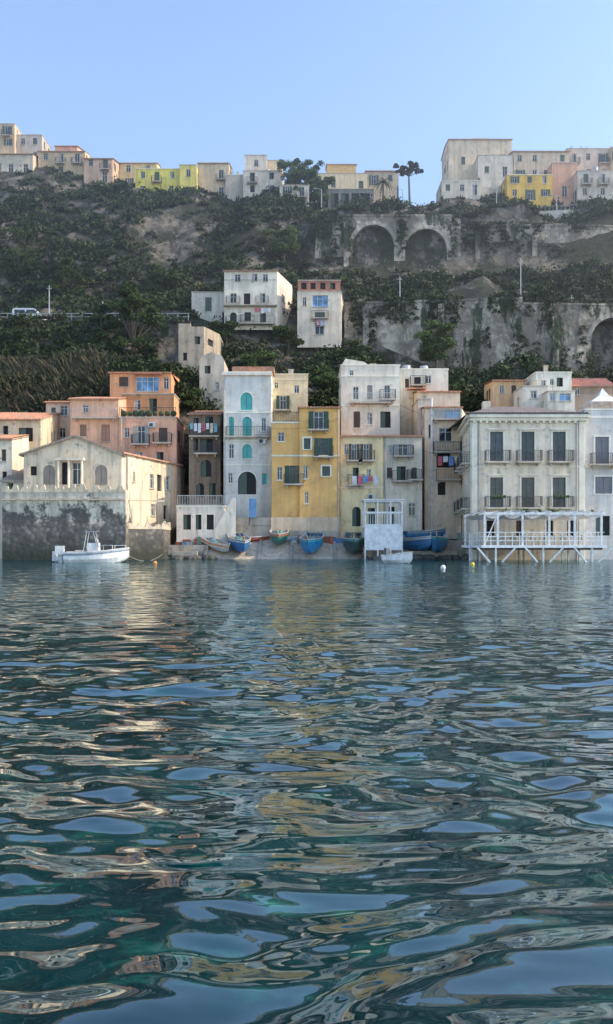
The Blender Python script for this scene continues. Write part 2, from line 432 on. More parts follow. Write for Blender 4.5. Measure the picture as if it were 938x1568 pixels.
keep=np.ones(len(by),bool)
keep&=~((by>122.3)&(by<128)&(bu<290))
keep&=~((by>118)&(by<134)&(bu>335)&(bu<530)&(NR.rand(len(by))<.8))
keep&=~((by>144.5)&(by<151)&(bu>475)&(NR.rand(len(by))<.96))
keep&=~((by>119.5)&(by<126)&(bu>525)&(NR.rand(len(by))<.93))
keep&=~((by>160)&(NR.rand(len(by))<.6))
dens=np.sin(bx*.13+1)+np.sin(by*.21+bx*.07)+np.sin(bx*.31-by*.17)
keep&=(dens+NR.normal(size=len(by))*.8>-1.3)
bx=bx[keep][:NB];by=by[keep][:NB];bz=terr(bx,by)
br=NR.uniform(.5,1.9,len(bx))*(1+.7*(NR.rand(len(bx))<.14))
co,fc,t=leafcloud(np.stack([bx,by,bz],1),br,72,.26)
npmesh('hillside_shrubs',co,fc,LEAF,False,t)
# reeds
n=9000; ry=NR.uniform(103.5,113,n); ru=NR.uniform(-90,165,n); rx=(ru-U0)/F*ry; rz=terr(rx,ry)-.2; h=NR.uniform(.8,2.4,n)*(.5+.5*np.sin(rx*1.3+np.sin(ry*2)*2)**2)
an=NR.uniform(0,6.28,n); wd=.05; lx=NR.normal(size=n)*.5; ly=NR.normal(size=n)*.5
dx=np.cos(an)*wd;dy=np.sin(an)*wd
co=np.stack([np.stack([rx-dx,ry-dy,rz],1),np.stack([rx+dx,ry+dy,rz],1),np.stack([rx+lx+dx*1.4,ry+ly+dy,rz+h*.8],1),np.stack([rx+lx*1.6,ry+ly*1.5,rz+h],1)],1).reshape(-1,3)
npmesh('reed_bed',co,np.arange(n*4).reshape(-1,4),leafm('dry_reed',(.03,.035,.018),(.12,.095,.06),(.04,.05,.022)),False,NR.rand(n))
BARK=paint((.1,.075,.055),.9,name='bark')
LT=leafm('tree_foliage',(.014,.028,.010),(.06,.095,.025),(.045,.068,.022))
LT2=leafm('light_foliage',(.04,.07,.02),(.12,.17,.05),(.08,.11,.04))
def tree(name,u,v0,v1,Y,wpx,leaf=LT,nl=14,umb=False,size=.17,low=.22):
    x=X(u,Y); zt=Z(v0,Y); zb=min(Z(v1,Y),zt-2); h=zt-zb; r=wpx/2/F*Y
    e=bpy.data.objects.new(name,None); sc.collection.objects.link(e)
    T=MB(); p=Vector((x,Y,zb-1)); q=Vector((x+R.uniform(-.3,.3),Y,zb+h*(.25 if not umb else .6)))
    rt=max(.12,h*.03); T.cyl(p,q,rt,rt*.7,8)
    cs=[];rs=[]
    for i in range(nl):
        a=2*math.pi*i/nl+R.uniform(-.3,.3); rr=r*R.uniform(.2,.85); zz=(zb+h*R.uniform(low,.9)) if not umb else zt-h*.15-R.uniform(0,.1)*h
        c=Vector((x+math.cos(a)*rr,Y+math.sin(a)*rr*.9,zz)); k=1-.35*abs((zz-zb)/h-.6)
        T.cyl(q,c,rt*.45,rt*.12,5)
        for j in range(3):
            cs.append(c+Vector((R.uniform(-1,1),R.uniform(-1,1),R.uniform(-.6,.6)))*r*.25); rs.append(r*R.uniform(.2,.38)*k*(.6 if umb else 1))
    mkobj('trunk_and_limbs',T,BARK,e)
    co,fc,t=leafcloud(np.array([list(c) for c in cs]),np.array(rs),150,size,1.0)
    npmesh('crown',co,fc,leaf,False,t,e)
def palm(name,u,v0,v1,Y,nf=16,fl=2.4):
    x=X(u,Y);zt=Z(v0,Y);zb=Z(v1,Y); e=bpy.data.objects.new(name,None); sc.collection.objects.link(e)
    T=MB(); T.cyl((x,Y,zb-1),(x+.1,Y,zt-fl*.6),.22,.16,8); mkobj('trunk',T,BARK,e)
    L=MB(); c=Vector((x+.1,Y,zt-fl*.6))
    for i in range(nf):
        a=2*math.pi*i/nf+R.uniform(-.2,.2); up=R.uniform(.1,1.1); d=Vector((math.cos(a),math.sin(a),0)); prev=c
        for j in range(1,9):
            tt=j/8; p=c+d*fl*tt*math.cos(up*.5)+Vector((0,0,fl*(up*tt-1.15*tt*tt)))
            sd=d.cross(Vector((0,0,1)))*(.34*math.sin(math.pi*(tt*.85+.1)))
            dr=Vector((0,0,-.16))
            L.quad(prev,p,p+sd+dr); L.quad(prev,p,p-sd+dr); prev=p
    mkobj('fronds',L,paint((.06,.09,.03),.7),e)
tree('fig_tree',205,430,560,117,84,LT,24,low=.08)
tree('fig_tree',160,460,555,118,50,LT,12)
tree('carob_tree',435,352,405,146,64,LT2,14)
tree('ivy_covered_tree',450,238,322,161,50,LT2,24,low=.1)
tree('ivy_covered_tree',472,246,320,160,46,LT2,28,low=.02)
tree('ivy_covered_tree',492,264,318,159,34,LT2,18,low=.02)
tree('umbrella_pine',627,247,305,163,42,LT,14,True)
tree('olive_tree',668,488,556,118,66,LT2,18,low=.05)
tree('olive_tree',548,520,560,115,34,LT2,10)
tree('olive_tree',812,466,500,127,34,LT,9)
tree('olive_tree',30,355,450,140,80,LT,16)
tree('olive_tree',95,395,470,136,70,LT,14)
tree('olive_tree',250,400,470,136,60,LT,14)
tree('olive_tree',20,500,570,117,70,LT,16)
tree('lemon_tree',440,500,535,119,46,LT,10)
tree('lemon_tree',395,540,585,112,60,LT2,12,size=.13)
tree('lemon_tree',345,490,530,120,44,LT,10)
tree('lemon_tree',500,560,600,106,46,LT2,10,size=.13)
tree('lemon_tree',290,590,640,101,34,LT,10,size=.13)
tree('cypress_shrub',175,282,305,160,50,LT,10)
palm('palm_tree',586,268,322,158)
# ------------------------------------------------------------ walls / viaducts
STONE=stonem((.46,.40,.32),1.3,dark=.4,ivy=.53); STONE2=stonem((.5,.45,.37),1.3,dark=.55,ivy=.62)
def arcwall(name,chain,vt,vb,ops,mat,cop=True,sub=0):
    B=Obj(name)
    for i in range(len(chain)-1):
        p,q=chain[i],chain[i+1]; fr=Frame((X(p[0],p[1]),p[1]),(X(q[0],q[1]),q[1]))
        z1=Z(vt,p[1]);z0=Z(vb,p[1])-2
        lst=[(fr.su(o[0]),fr.su(o[1]),fr.zv((o[0]+o[1])/2,o[3]),fr.zv((o[0]+o[1])/2,o[2]),o[4]) for o in ops.get(i,[])]
        facade(B,fr,fr.L,z0,z1,lst,mat,trim=STONE2)
        B.part('wall_top',mat).quad(fr.P(0,0,z1),fr.P(fr.L,0,z1),fr.P(fr.L,-3,z1),fr.P(0,-3,z1))
        if cop: B.part('coping',mat).box(fr,0,fr.L,-.5,.12,z1+.003,z1+.3)
        for k in range(int(fr.L/9)):
            s=4+k*9+R.uniform(-1.5,1.5)
            if any(o[0]-.8<s<o[1]+.2 for o in lst): continue
            if sub and R.random()<.6: B.part('buttress',mat).box(fr,s,s+.9,.003,.6,z0,z1-R.uniform(.5,2))
        cs=[];rs=[]
        for _ in range(int(fr.L*1.7)):
            s=R.uniform(0,fr.L); 
            if any(o[0]<s<o[1] for o in lst): continue
            zt=z1+.2; 
            if R.random()<.5: zt=R.uniform(z0+1,z1)
            for k in range(R.randint(1,7)):
                cs.append(fr.P(s+R.uniform(-.5,.5),.1,zt-k*.7)); rs.append(R.uniform(.4,1.1))
        co,fc,t=leafcloud(np.array(cs),np.array(rs),45,.2,1.0); npmesh('hanging_ivy',co,fc,LEAF,False,t,B.e)
    return B.done()
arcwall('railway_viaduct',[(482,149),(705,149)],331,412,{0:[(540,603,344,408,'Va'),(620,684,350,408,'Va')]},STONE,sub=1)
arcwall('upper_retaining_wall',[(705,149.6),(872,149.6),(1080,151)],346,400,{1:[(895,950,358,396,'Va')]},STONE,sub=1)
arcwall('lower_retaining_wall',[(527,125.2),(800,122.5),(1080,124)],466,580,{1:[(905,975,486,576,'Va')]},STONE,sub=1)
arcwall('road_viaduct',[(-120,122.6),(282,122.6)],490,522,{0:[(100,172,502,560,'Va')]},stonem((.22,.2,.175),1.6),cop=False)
B=Obj('concrete_parapet_wall'); fr=Frame((X(705,160),160),(X(1080,157),157)); w=B.part('wall',plaster((.5,.49,.47),.4))
s=fr.L; w.quad(fr.P(0,0,Z(345,160)),fr.P(s,0,Z(350,157)-2),fr.P(s,0,Z(308,157)),fr.P(0,0,Z(331,160))); w.quad(fr.P(0,0,Z(331,160)),fr.P(s,0,Z(308,157)),fr.P(s,-.4,Z(308,157)),fr.P(0,-.4,Z(331,160)))
r=B.part('railing',paint((.5,.5,.5),.5))
for i in range(60):
    t=i/60; z=Z(331,160)*(1-t)+Z(308,157)*t; p=fr.P(s*t,-.2,z); r.cyl(p,(p[0],p[1],z+1),.03,None,4)
p=fr.P(0,-.2,Z(331,160)+1);q=fr.P(s,-.2,Z(308,157)+1); r.cyl(p,q,.03,None,4); B.done()
B=Obj('road_guard_rail'); r=B.part('rails',paint((.35,.37,.36),.5)); x0=X(-120,122.8);x1=X(290,122.8); z=Z(490,122.8)
for zz in(.45,.95): r.wbox(x0,x1,122.8,122.88,z+zz,z+zz+.1)
i=x0
while i<x1: r.wbox(i,i+.12,122.89,122.97,z,z+1.1); i+=1.6
B.done()
B=Obj('asphalt_road'); B.part('surface',paint((.06,.06,.06),.9)).wbox(x0,x1,123.1,127.5,z-.5,z+.02); B.done()
B=Obj('hill_path_fence'); r=B.part('rails',paint((.4,.4,.38),.6))
for a in range(40):
    x=X(530,126)+a*.9*1.0; zz=float(terr(np.array(x),np.array(127.)))
    r.cyl((x,127,zz-.3),(x,127,zz+1.1),.03,None,4)
B.done()
def van(u,Y,z):
    B=Obj('parked_van'); x=X(u,Y); b=B.part('body',paint((.7,.7,.7),.35))
    prof=[(-2.3,.35),(-2.3,1.0),(-2.2,1.9),(-1.9,2.05),(.9,2.05),(1.25,1.9),(1.8,1.15),(2.35,.95),(2.4,.35)]
    y0,y1=Y-.9,Y+.9
    b.quad(*[(x+a,y0,z+c) for a,c in prof]); b.quad(*[(x+a,y1,z+c) for a,c in prof][::-1])
    for i in range(len(prof)):
        (a,c),(d,e)=prof[i],prof[(i+1)%len(prof)]; b.quad((x+a,y0,z+c),(x+d,y0,z+e),(x+d,y1,z+e),(x+a,y1,z+c))
    g=B.part('windows',glassm()); g.quad((x-1.9,y0-.01,z+1.2),(x-.3,y0-.01,z+1.2),(x-.3,y0-.01,z+1.8),(x-1.9,y0-.01,z+1.8)); g.quad((x-.1,y0-.01,z+1.2),(x+1.55,y0-.01,z+1.2),(x+1.15,y0-.01,z+1.8),(x-.1,y0-.01,z+1.8))
    t=B.part('tyres',paint((.02,.02,.02),.8))
    for a in(-1.5,1.5):
        for yy in(y0-.02,y1-.2): t.cyl((x+a,yy,z+.35),(x+a,yy+.22,z+.35),.35,None,14)
    B.done()
van(44,124.6,z+.02)
# ------------------------------------------------------------ poles
def lamp(name,u,v0,v1,Y,arm=True):
    B=Obj(name); x=X(u,Y); zt=Z(v0,Y);zb=Z(v1,Y)-1; p=B.part('pole',paint((.45,.46,.47),.5)); p.cyl((x,Y,zb),(x,Y,zt),.11,.07,6)
    if arm: p.cyl((x,Y,zt),(x-1.0,Y,zt+.15),.05,.04,5); B.part('lamp_head',paint((.4,.4,.4),.4)).wbox(x-1.5,x-.95,Y-.13,Y+.13,zt+.08,zt+.22)
    else:
        p.wbox(x-.4,x+.4,Y-.05,Y+.05,zt-.5,zt-.42)
    B.done()
for a in((492,290,325,157),(616,290,325,157),(760,290,330,157),(852,300,330,156)): lamp('street_lamp',*a)
for a in((75,437,490,123.2),(797,395,466,128),(875,452,468,128),(612,423,470,131),(157,462,492,123.2)): lamp('utility_pole',*a,arm=False)
# ------------------------------------------------------------ TOP HOUSES
CREAM=(.6,.52,.38);BEI=(.52,.41,.29);PINK=(.6,.36,.27);GREYW=(.56,.53,.49)
def topz(name,u0,u1,vt,vb,Y,col,roof='flat',depth=7,cl=2,**k):
    b=building(name,[(u0,Y),(u1,Y)],vt,Z(vb,Y),col,None,roof,depth,auto=True,cl=cl,**k)
    wm=b.part('foundation',plaster(col,.6)); zz=Z(vb,Y); fr=b.frames[0]
    for f in b.frames: wm.box(f,0.002,f.L-.002,-.3,-.002,zz-6,zz-.003)
    return b.done()
topz('hilltop_house',-60,22,190,250,172,BEI)
topz('hilltop_house',24,64,207,250,173,(.42,.4,.38))
topz('hilltop_house',-40,50,236,268,166,(.5,.46,.4),'tile')
topz('hilltop_house',58,130,232,272,168,BEI,'tile',ridge=.5)
topz('hilltop_house',84,118,224,250,174,PINK,'tile')
topz('hilltop_house',128,172,243,280,166,(.5,.36,.28),'tile')
topz('hilltop_house',183,240,250,290,172,(.6,.5,.28),'tile',ridge=.5)
topz('yellow_hilltop_house',207,274,259,302,165,(.72,.56,.12),trim=(.6,.58,.5),cl=1)
topz('yellow_hilltop_house',274.5,301,253,302,164,(.72,.55,.17),cl=0,kinds='W')
topz('hilltop_house',303,350,250,304,166,(.5,.43,.32),'tile')
topz('hilltop_house',345,374,268,298,165,(.45,.42,.38),trim=WHITE)
topz('white_hilltop_house',372,430,262,302,163,GREYW,kinds='WWD')
topz('white_hilltop_house',374,408,238,262,168,GREYW,cl=3)
topz('white_hilltop_house',405,432,246,262,170,CREAM)
topz('white_hilltop_house',428,473,284,324,158,(.52,.5,.46),cl=1)
topz('hilltop_house',480,562,266,294,170,CREAM,cl=1)
topz('hilltop_house',500,545,252,266,176,(.6,.42,.2),'tile')
topz('hilltop_house',560,610,262,285,172,(.45,.38,.3),'tile',ridge=.5)
B=building('white_hilltop_villa',[(687,172),(783,172)],214,Z(300,172)-3,(.58,.5,.4),{0:[(706,712,240,252,'C'),(745,751,240,252,'C'),(766,774,236,250,'Wb')]},'tile',9,ridge=.5,pitch=.14); 
B.part('belvedere',plaster((.5,.46,.4),.4)).box(B.frames[0],5.5,9,-5,-3,B.z,B.z+1.8)
B.done()
topz('hilltop_house',732,786,238,272,168,GREYW,cl=1)
topz('hilltop_house',785,872,232,300,168,(.52,.44,.36),'tile',ridge=.5)
topz('hilltop_house',868,935,228,300,169,(.56,.46,.42),cl=3)
topz('pink_hilltop_house',845,884,250,302,164.5,PINK,cl=1)
topz('orange_hilltop_house',776,846,268,308,163,(.7,.42,.1),trim=WHITE,cl=1)
topz('hilltop_house',676,738,277,300,165,GREYW,trim=WHITE,cl=0)
topz('hilltop_house',884,960,262,306,162,(.5,.47,.45),cl=1)
topz('hilltop_house',935,1060,226,306,168,BEI,cl=1)
B=building('arcade_terrace',[(486,163),(572,163)],290,Z(322,163),(.2,.2,.2),{0:[(490+i*16,502+i*16,296,318,'D') for i in range(5)]},'flat',5,cl=0);B.done()
# ------------------------------------------------------------ MID HOUSES
B=building('hillside_white_house',[(343,124),(424,124),(447,131)],415,Z(505,124),(.62,.6,.56),
 {0:[(359,368,420,431,'W'),(385,394,419,430,'W'),(402,410,420,431,'W'),(352,362,449,466,'Wb'),(373,383,449,466,'D'),(397,406,449,466,'Wb'),(352,362,478,494,'Da'),(374,384,478,494,'Db'),(398,407,478,494,'Da')],
  1:[(431,436,452,462,'W'),(432,437,472,482,'W'),(433,437,425,434,'W')]},'tile',6,pitch=.12,tcol=(.35,.15,.1))
fr=B.frames[0]; B.part('terrace_rail',IRON).box(fr,0,fr.L,.3,.34,Z(440,124)+1,Z(440,124)+1.05); B.part('terrace_slab',CONC).box(fr,0,fr.L,.003,.9,Z(470,124),Z(470,124)+.15)
laundry(B,fr,4.6,7.2,Z(474,124),5,.8); balcony(B,fr,.3,fr.L-.3,Z(497,124),1.2); B.done()
topz('hillside_annex',293,343,448,478,126,(.5,.49,.47),cl=1)
B=building('hillside_tall_house',[(455,123),(522,123),(526,131)],447,Z(532,123),(.58,.53,.47),
 {0:[(478,502,452,470,'G'),(482,497,478,488,'Cb'),(463,469,455,468,'W'),(482,496,494,512,'W')]},'flat',5,cl=0)
B.done()
B2=building('hillside_roof_loggia',[(456,123.3),(521,123.3)],430,Z(446.5,123.3),(.35,.16,.12),{0:[(461,469,433,443,'D'),(475,483,433,443,'D'),(490,498,433,443,'D'),(505,513,433,443,'D')]},'flat',4,cl=0); B2.done()
fr=B.frames[0]
B=Obj('laundry_line'); laundry(B,fr,2.8,4.6,Z(490,123),3,.4); B.done()
B=building('stone_tower_house',[(273,108),(312,108),(336,112)],500,Z(600,108)-2,(.34,.3,.25),{0:[(298,306,515,527,'D'),(280,286,540,552,'D')],1:[(318,326,520,530,'D')]},'flat',5,dirt=.9,coping=False,cl=0)
w=B.part('walls',plaster((.34,.3,.25),.9)); f=B.frames[0]
w.box(f,0,1.6,-.5,0.0,B.z,B.z+.4); B.done()
B=building('gabled_house',[(305,104),(343,104)],552,Z(625,104)-2,(.45,.42,.38),{0:[(313,322,560,572,'D'),(329,335,585,597,'W')]},'flat',5,dirt=.7,coping=False,cl=0)
f=B.frames[0]; B.part('gable',plaster((.45,.42,.38),.7)).quad(f.P(0,.003,B.z),f.P(f.L,.003,B.z),f.P(f.L*.9,.003,B.z+.6),f.P(f.L*.5,.003,B.z+1.1),f.P(f.L*.1,.003,B.z+.6)); B.done()
# ------------------------------------------------------------ FRONT VILLAGE
GRN=(.03,.09,.06);BRN=(.1,.06,.04);TEAL=(.09,.45,.42)
building('seaside_house',[(-70,88),(62,88)],642,0,(.5,.43,.33),{0:[(28,50,655,676,'D'),(4,12,652,668,'D'),(6,14,690,715,'W'),(-20,-10,660,690,'W')]},'tile',7,pitch=.25,dirt=.7).done()
building('seaside_house',[(-70,83),(18,83)],672,0,(.6,.55,.48),{0:[(2,9,688,706,'C'),(-12,-4,688,706,'C'),(3,10,722,742,'D')]},'tile',5,pitch=.2,dirt=.6,sh=BRN).done()
building('pink_cottage',[(70,95),(112,95)],616,3,(.58,.46,.4),{0:[(78,85,624,644,'C'),(92,103,621,636,'W'),(90,100,655,670,'W')]},'tile',6,dirt=.6,pitch=.18).done()
B=building('pink_house',[(107,92),(181,92)],611,2,(.62,.38,.28),{0:[(155,168,650,676,'C',(.4,.22,.14)),(122,132,650,668,'C',(.3,.18,.12)),(126,135,620,632,'W')]},'tile',8,dirt=.5,pitch=.2)
f=B.frames[0];balcony(B,f,.4,f.L-.2,Z(640,92),.8,paint((.5,.45,.42),.6)); B.done()
B=building('pink_house',[(181.3,91.5),(270,91.5),(279,97)],640,2,(.6,.35,.26),{0:[(210,222,652,680,'Sb',(.4,.38,.34)),(243,256,655,678,'Cb',BRN),(190,198,655,670,'W'),(208,218,692,706,'W'),(240,250,692,712,'D')],1:[(272,276,660,680,'C')]},'flat',6,dirt=.6,cl=0)
f=B.frames[0]; balcony(B,f,.1,f.L-.1,B.z+.15,.02); ac(B,f,3.4,Z(655,91.5)); pipe(B,f,.3,5,B.z)
pm=B.part('potted_plants',paint((.05,.09,.03),.8))
for i in range(9): pm.sphere(f.P(.5+i*.7,-.4,B.z+.55),R.uniform(.2,.45),n=7,m=5)
B.done()
building('orange_house',[(186,96),(266,96),(282,104)],604,3,(.66,.34,.19),{0:[(205,215,612,628,'W'),(228,240,610,632,'D')]},'flat',4,dirt=.4,cl=0).done()
B=building('orange_house',[(168,98),(262,98),(270,105)],571,3,(.62,.31,.17),{0:[(208,243,577,599,'G'),(182,196,577,592,'C',BRN),(250,258,578,596,'W')]},'tile',5,dirt=.5,cl=1,pitch=.1)
B.part('awning',paint((.45,.2,.13),.8)).box(B.frames[0],3.0,6.2,.003,.9,Z(574.5,98),Z(574.5,98)+.1); B.done()
B=building('brown_townhouse',[(289,91),(337,91)],634,1.5,(.2,.155,.125),{0:[(296,304,640,652,'D'),(314,326,638,655,'D'),(306,326,672,694,'Db'),(307,323,704,730,'Da'),(296,303,672,690,'D'),(300,312,740,762,'Da'),(320,330,740,765,'D')]},'tile',7,dirt=.7,pitch=.2)
f=B.frames[0]; balcony(B,f,.1,f.L-.1,Z(668,91),.9); laundry(B,f,.2,f.L-.2,Z(650,91),7); B.done()
B=building('turquoise_shuttered_house',[(342,89),(415,89)],571,1.5,(.54,.56,.57),{0:[(368,386,601,628,'Cat',TEAL),(371,385,638,668,'Cat',TEAL),(350,358,638,668,'Ca',TEAL),(371,385,680,702,'Cat',TEAL),(350,358,680,702,'W'),(400,407,640,660,'W'),(364,392,722,757,'Dat'),(349,356,724,740,'W'),(401,408,725,742,'C',TEAL)]},'flat',7,dirt=.35,trim=(.66,.66,.64),band=(633,676,713),cl=2)
f=B.frames[0]; balcony(B,f,.3,f.L-.2,Z(668.5,89),.7); ac(B,f,f.L-1.4,Z(680,89)); pipe(B,f,.12,3,B.z)
B.part('cornice',plaster((.6,.58,.54),.4)).box(f,-.15,f.L+.1,.002,.3,B.z-.3,B.z-.003)
B.part('tile_roof',tilem()).box(f,.9,f.L+.3,-3,-.25,B.z+.2,B.z+.75); B.done()
B=building('cream_house',[(415.4,93),(471,93)],574,2,(.62,.53,.37),{0:[(428,438,606,628,'Sb',GRN),(450,458,590,602,'W'),(420,426,585,595,'W')]},'flat',6,trim=(.6,.55,.45),band=(582,),dirt=.4,cl=3); B.done()
YEL=(.63,.385,.15)
B=building('ochre_house',[(415.3,86.4),(458,86.4)],648,1.5,YEL,{0:[(425,435,662,676,'W',GRN),(443,457,713,741,'SbF',GRN),(424,432,715,735,'W'),(441,469,753,771,'W')]},'flat',7,dirt=.3,trim=(.68,.66,.6),band=(699,),cl=0)
f=B.frames[0]; balcony(B,f,.05,f.L-.1,B.z+.14,.01); B.done()
B=building('ochre_house',[(458.2,86),(520,86)],624,1.5,YEL,{0:[(480,495,630,658,'Sb',GRN),(465,475,671,688,'tWF',GRN),(488,502,671,699,'SbF',GRN),(464,471,713,733,'W'),(493,505,714,729,'tWF',GRN),(466.5,472,753,771,'W')]},'tile',7,dirt=.3,trim=(.68,.66,.6),band=(699,),pitch=.1,sh=GRN)
f=B.frames[0]; pipe(B,f,f.L-.15,2,B.z-.1); B.part('plinth',plaster((.55,.45,.35),.5)).box(f,-3,f.L,.003,.06,2.5,Z(792,86)); B.done()
B=building('pale_yellow_house',[(520.4,86.6),(586,86.6)],668,1.5,(.64,.53,.34),{0:[(538,546,680,705,'Sb',(.1,.08,.06)),(556,565,680,705,'Sb',(.1,.08,.06)),(540,549,716,742,'Db'),(561,568,718,738,'W'),(539,552,776,806,'Da'),(563,574,778,806,'D'),(527,533,680,696,'W')]},'tile',7,dirt=.4,pitch=.12,trim=(.6,.56,.5),band=(748,))
f=B.frames[0];laundry(B,f,1.2,4.0,Z(730,86.6),5,.97); ac(B,f,2.9,Z(765,86.6)); B.done()
B=building('white_townhouse',[(586.2,86.9),(646,86.9)],668,1.5,(.58,.54,.48),{0:[(609,624,680,698,'Sb',(.4,.4,.38)),(607,621,714,736,'Db'),(594,600,682,694,'W'),(630,638,716,734,'Cb',BRN),(594,604,776,806,'D'),(625,636,770,790,'W'),(592,600,716,732,'C',BRN)]},'tile',6,dirt=.6,pitch=.12)
f=B.frames[0]; pipe(B,f,.2,2,B.z-.1); B.done()
B=building('white_house',[(522,92.5),(612,92.5)],560,2,(.64,.6,.55),{0:[(541,551,630,655,'C',BRN),(582,598,630,655,'D'),(562,570,632,650,'W'),(540,549,592,612,'W'),(562,570,590,612,'C',(.35,.33,.3)),(588,597,590,612,'Wb'),(535,541,567,575,'W')]},'flat',7,dirt=.4,trim=(.66,.64,.6),band=(577,622),cl=3)
f=B.frames[0]; balcony(B,f,1.0,5.6,Z(617,92.5),.9,paint((.6,.58,.55),.5)); 
B.part('gable',plaster((.64,.6,.55),.4)).quad(f.P(0,.004,B.z),f.P(3.2,.004,B.z),f.P(2.6,.004,B.z+.45),f.P(.5,.004,B.z+.8)); B.done()
B=building('white_house',[(612.4,98),(686,98)],566,3,(.64,.61,.57),{0:[(634,644,577,590,'Db'),(652,660,575,587,'W'),(620,626,580,594,'C',BRN),(632,642,607,622,'W'),(655,665,600,612,'W')]},'flat',6,dirt=.4,cl=4,trim=WHITE); 
f=B.frames[0]; B.part('tile_roof',tilem((.5,.2,.12))).box(f,.8,3,.1,1.0,Z(598,98),Z(598,98)+.15); B.done()
building('roof_annex',[(640,94),(704,94)],600,3,(.6,.52,.44),{0:[(646,652,606,616,'W')]},'tile',5,pitch=.15,tcol=(.5,.22,.13),dirt=.4).done()
B=building('pink_townhouse',[(650,88.5),(706,88.5),(716,96)],624,1.5,(.6,.5,.41),{0:[(664,705,627,641,'G'),(672,692,655,676,'W'),(656,662,650,670,'C',BRN),(668,690,690,716,'D'),(670,682,738,758,'D'),(690,698,700,715,'C',BRN)]},'tile',6,dirt=.5,pitch=.12,cl=0)
f=B.frames[0]; balcony(B,f,.9,f.L-.1,Z(642,88.5),.8,paint((.55,.55,.52),.5)); balcony(B,f,.9,f.L-.1,Z(692,88.5),.8); balcony(B,f,1.2,f.L-.1,Z(734,88.5),.8,paint((.4,.2,.1),.6))
pipe(B,f,.75,2.5,B.z+1,.13,paint((.7,.7,.7),.4)); laundry(B,f,1.2,3.6,Z(700,88.5),4); B.done()
building('alley_house',[(640,90.5),(660,90.5)],612,1.5,(.5,.45,.4),{0:[(645,652,625,640,'W'),(645,652,660,676,'C'),(645,652,700,716,'C')]},'flat',5,cl=1).done()
PZ=(.62,.57,.5)
o=[]
for c in(760,808,856):
    o+=[(c-10,c+10,661,707,'tFhb',(.12,.11,.12)),(c-10,c+10,731,777,'tFhb',(.12,.11,.12))]
def palazzo():
    B=Obj('waterfront_palazzo'); wm=plaster(PZ,.55); tm=plaster((.64,.61,.56),.25,'trim')
    pts=[(X(704,91),91),(X(722,78),78),(X(894,78),78),(X(894,78),91)]; z1=Z(636,78)
    for i in range(4):
        fr=Frame(pts[i],pts[(i+1)%4]); lst=[]
        if i==1: lst=[(fr.su(a),fr.su(c),Z(e,78),Z(d,78),k,cc) for a,c,d,e,k,cc in o]+[(fr.su(a),fr.su(a+12),Z(822,78),Z(797,78),'D') for a in(745,790,835,868)]
        if i==0:
            for s in(2.5,7,11): lst+=[(s,s+1.0,Z(707,78),Z(663,78),'bt'),(s,s+1.0,Z(777,78),Z(735,78),'bt')]
        facade(B,fr,fr.L,-1,z1,lst,wm,BRN,tm)
        if i<3:
            c=B.part('cornice',tm); c.box(fr,-.3,fr.L+.3,.002,.55,z1-.25,z1+.05); c.box(fr,-.15,fr.L+.15,.003,.3,z1-.55,z1-.252)
            c.box(fr,0,fr.L,.004,.09,Z(716,78),Z(716,78)+.2)
            n=int(fr.L/.6)
            for k in range(n): c.box(fr,k*.6+.1,k*.6+.28,.004,.42,z1-.75,z1-.553)
            for s in(0,fr.L-.5): c.box(fr,s,s+.5,.005,.1,0,z1-.56)
    T=B.part('tile_roof',tilem((.17,.14,.13))); x0,x1,y0,y1=pts[1][0]-.6,pts[2][0]+.5,77.4,91.5; zr=z1+1.9
    T.quad((x0,y0,z1+.06),(x1,y0,z1+.06),(x1-4,y0+7,zr),(x0+4,y0+7,zr)); T.quad((x0,y1,z1+.06),(x0,y0,z1+.06),(x0+4,y0+7,zr)); T.quad((x1,y0,z1+.06),(x1,y1,z1+.06),(x1-4,y0+7,zr)); T.quad((x1,y1,z1+.06),(x0,y1,z1+.06),(x0+4,y0+7,zr),(x1-4,y0+7,zr))
    k=x0
    while k<x1-.2:
        T.cyl((k,y0-.05,z1+.1),(k,y0+.6,z1+.26),.09,None,6); k+=.28
    fr=Frame(pts[1],pts[2]); pipe(B,fr,.7,0,z1-.6,.06); pipe(B,fr,fr.L-.7,0,z1-.6,.06)
    w=B.part('flower_boxes',paint((.05,.09,.03),.9))
    for c in(760,856): 
        s=fr.su(c)
        for j in range(5): w.sphere(fr.P(s-.6+j*.3,.8,Z(777,78)+1.0),.16,n=6,m=4)
    ch=B.part('chimney',wm); ch.wbox(x0+3,x0+3.8,84,84.8,z1+.5,z1+2.4)
    B.done()
palazzo()
B=building('bluish_townhouse',[(895,79),(1010,79)],628,-1,(.48,.5,.53),{0:[(911,932,669,711,'Cbt',(.2,.2,.22)),(911,937,730,756,'Ct',(.2,.2,.22)),(960,980,669,711,'Cbt',(.2,.2,.22)),(960,980,731,756,'Ct',(.2,.2,.22)),(912,934,790,820,'D')]},'flat',9,trim=(.62,.63,.64),band=(640,716),dirt=.4,cl=1); B.done()
building('beige_house',[(755,97),(804,97)],583,3,(.62,.42,.26),{0:[(765,772,590,602,'W'),(783,790,590,602,'C',BRN)]},'tile',5,pitch=.1,dirt=.4).done()
building('white_house',[(820,95),(875,95)],571,3,(.64,.63,.6),{0:[(828,836,582,594,'W'),(852,862,578,592,'D'),(842,848,580,590,'W')]},'flat',5,dirt=.4,cl=5,trim=WHITE).done()
building('white_house',[(800,92),(838,92)],592,3,(.6,.58,.54),{0:[(812,822,598,610,'W')]},'flat',4,dirt=.4,cl=2).done()
building('house_with_tile_roof',[(866,96),(938,96)],590,3,(.55,.45,.4),{0:[(880,888,594,604,'W')]},'tile',6,pitch=.45,tcol=(.5,.2,.14),dirt=.4,ridge=.5).done()
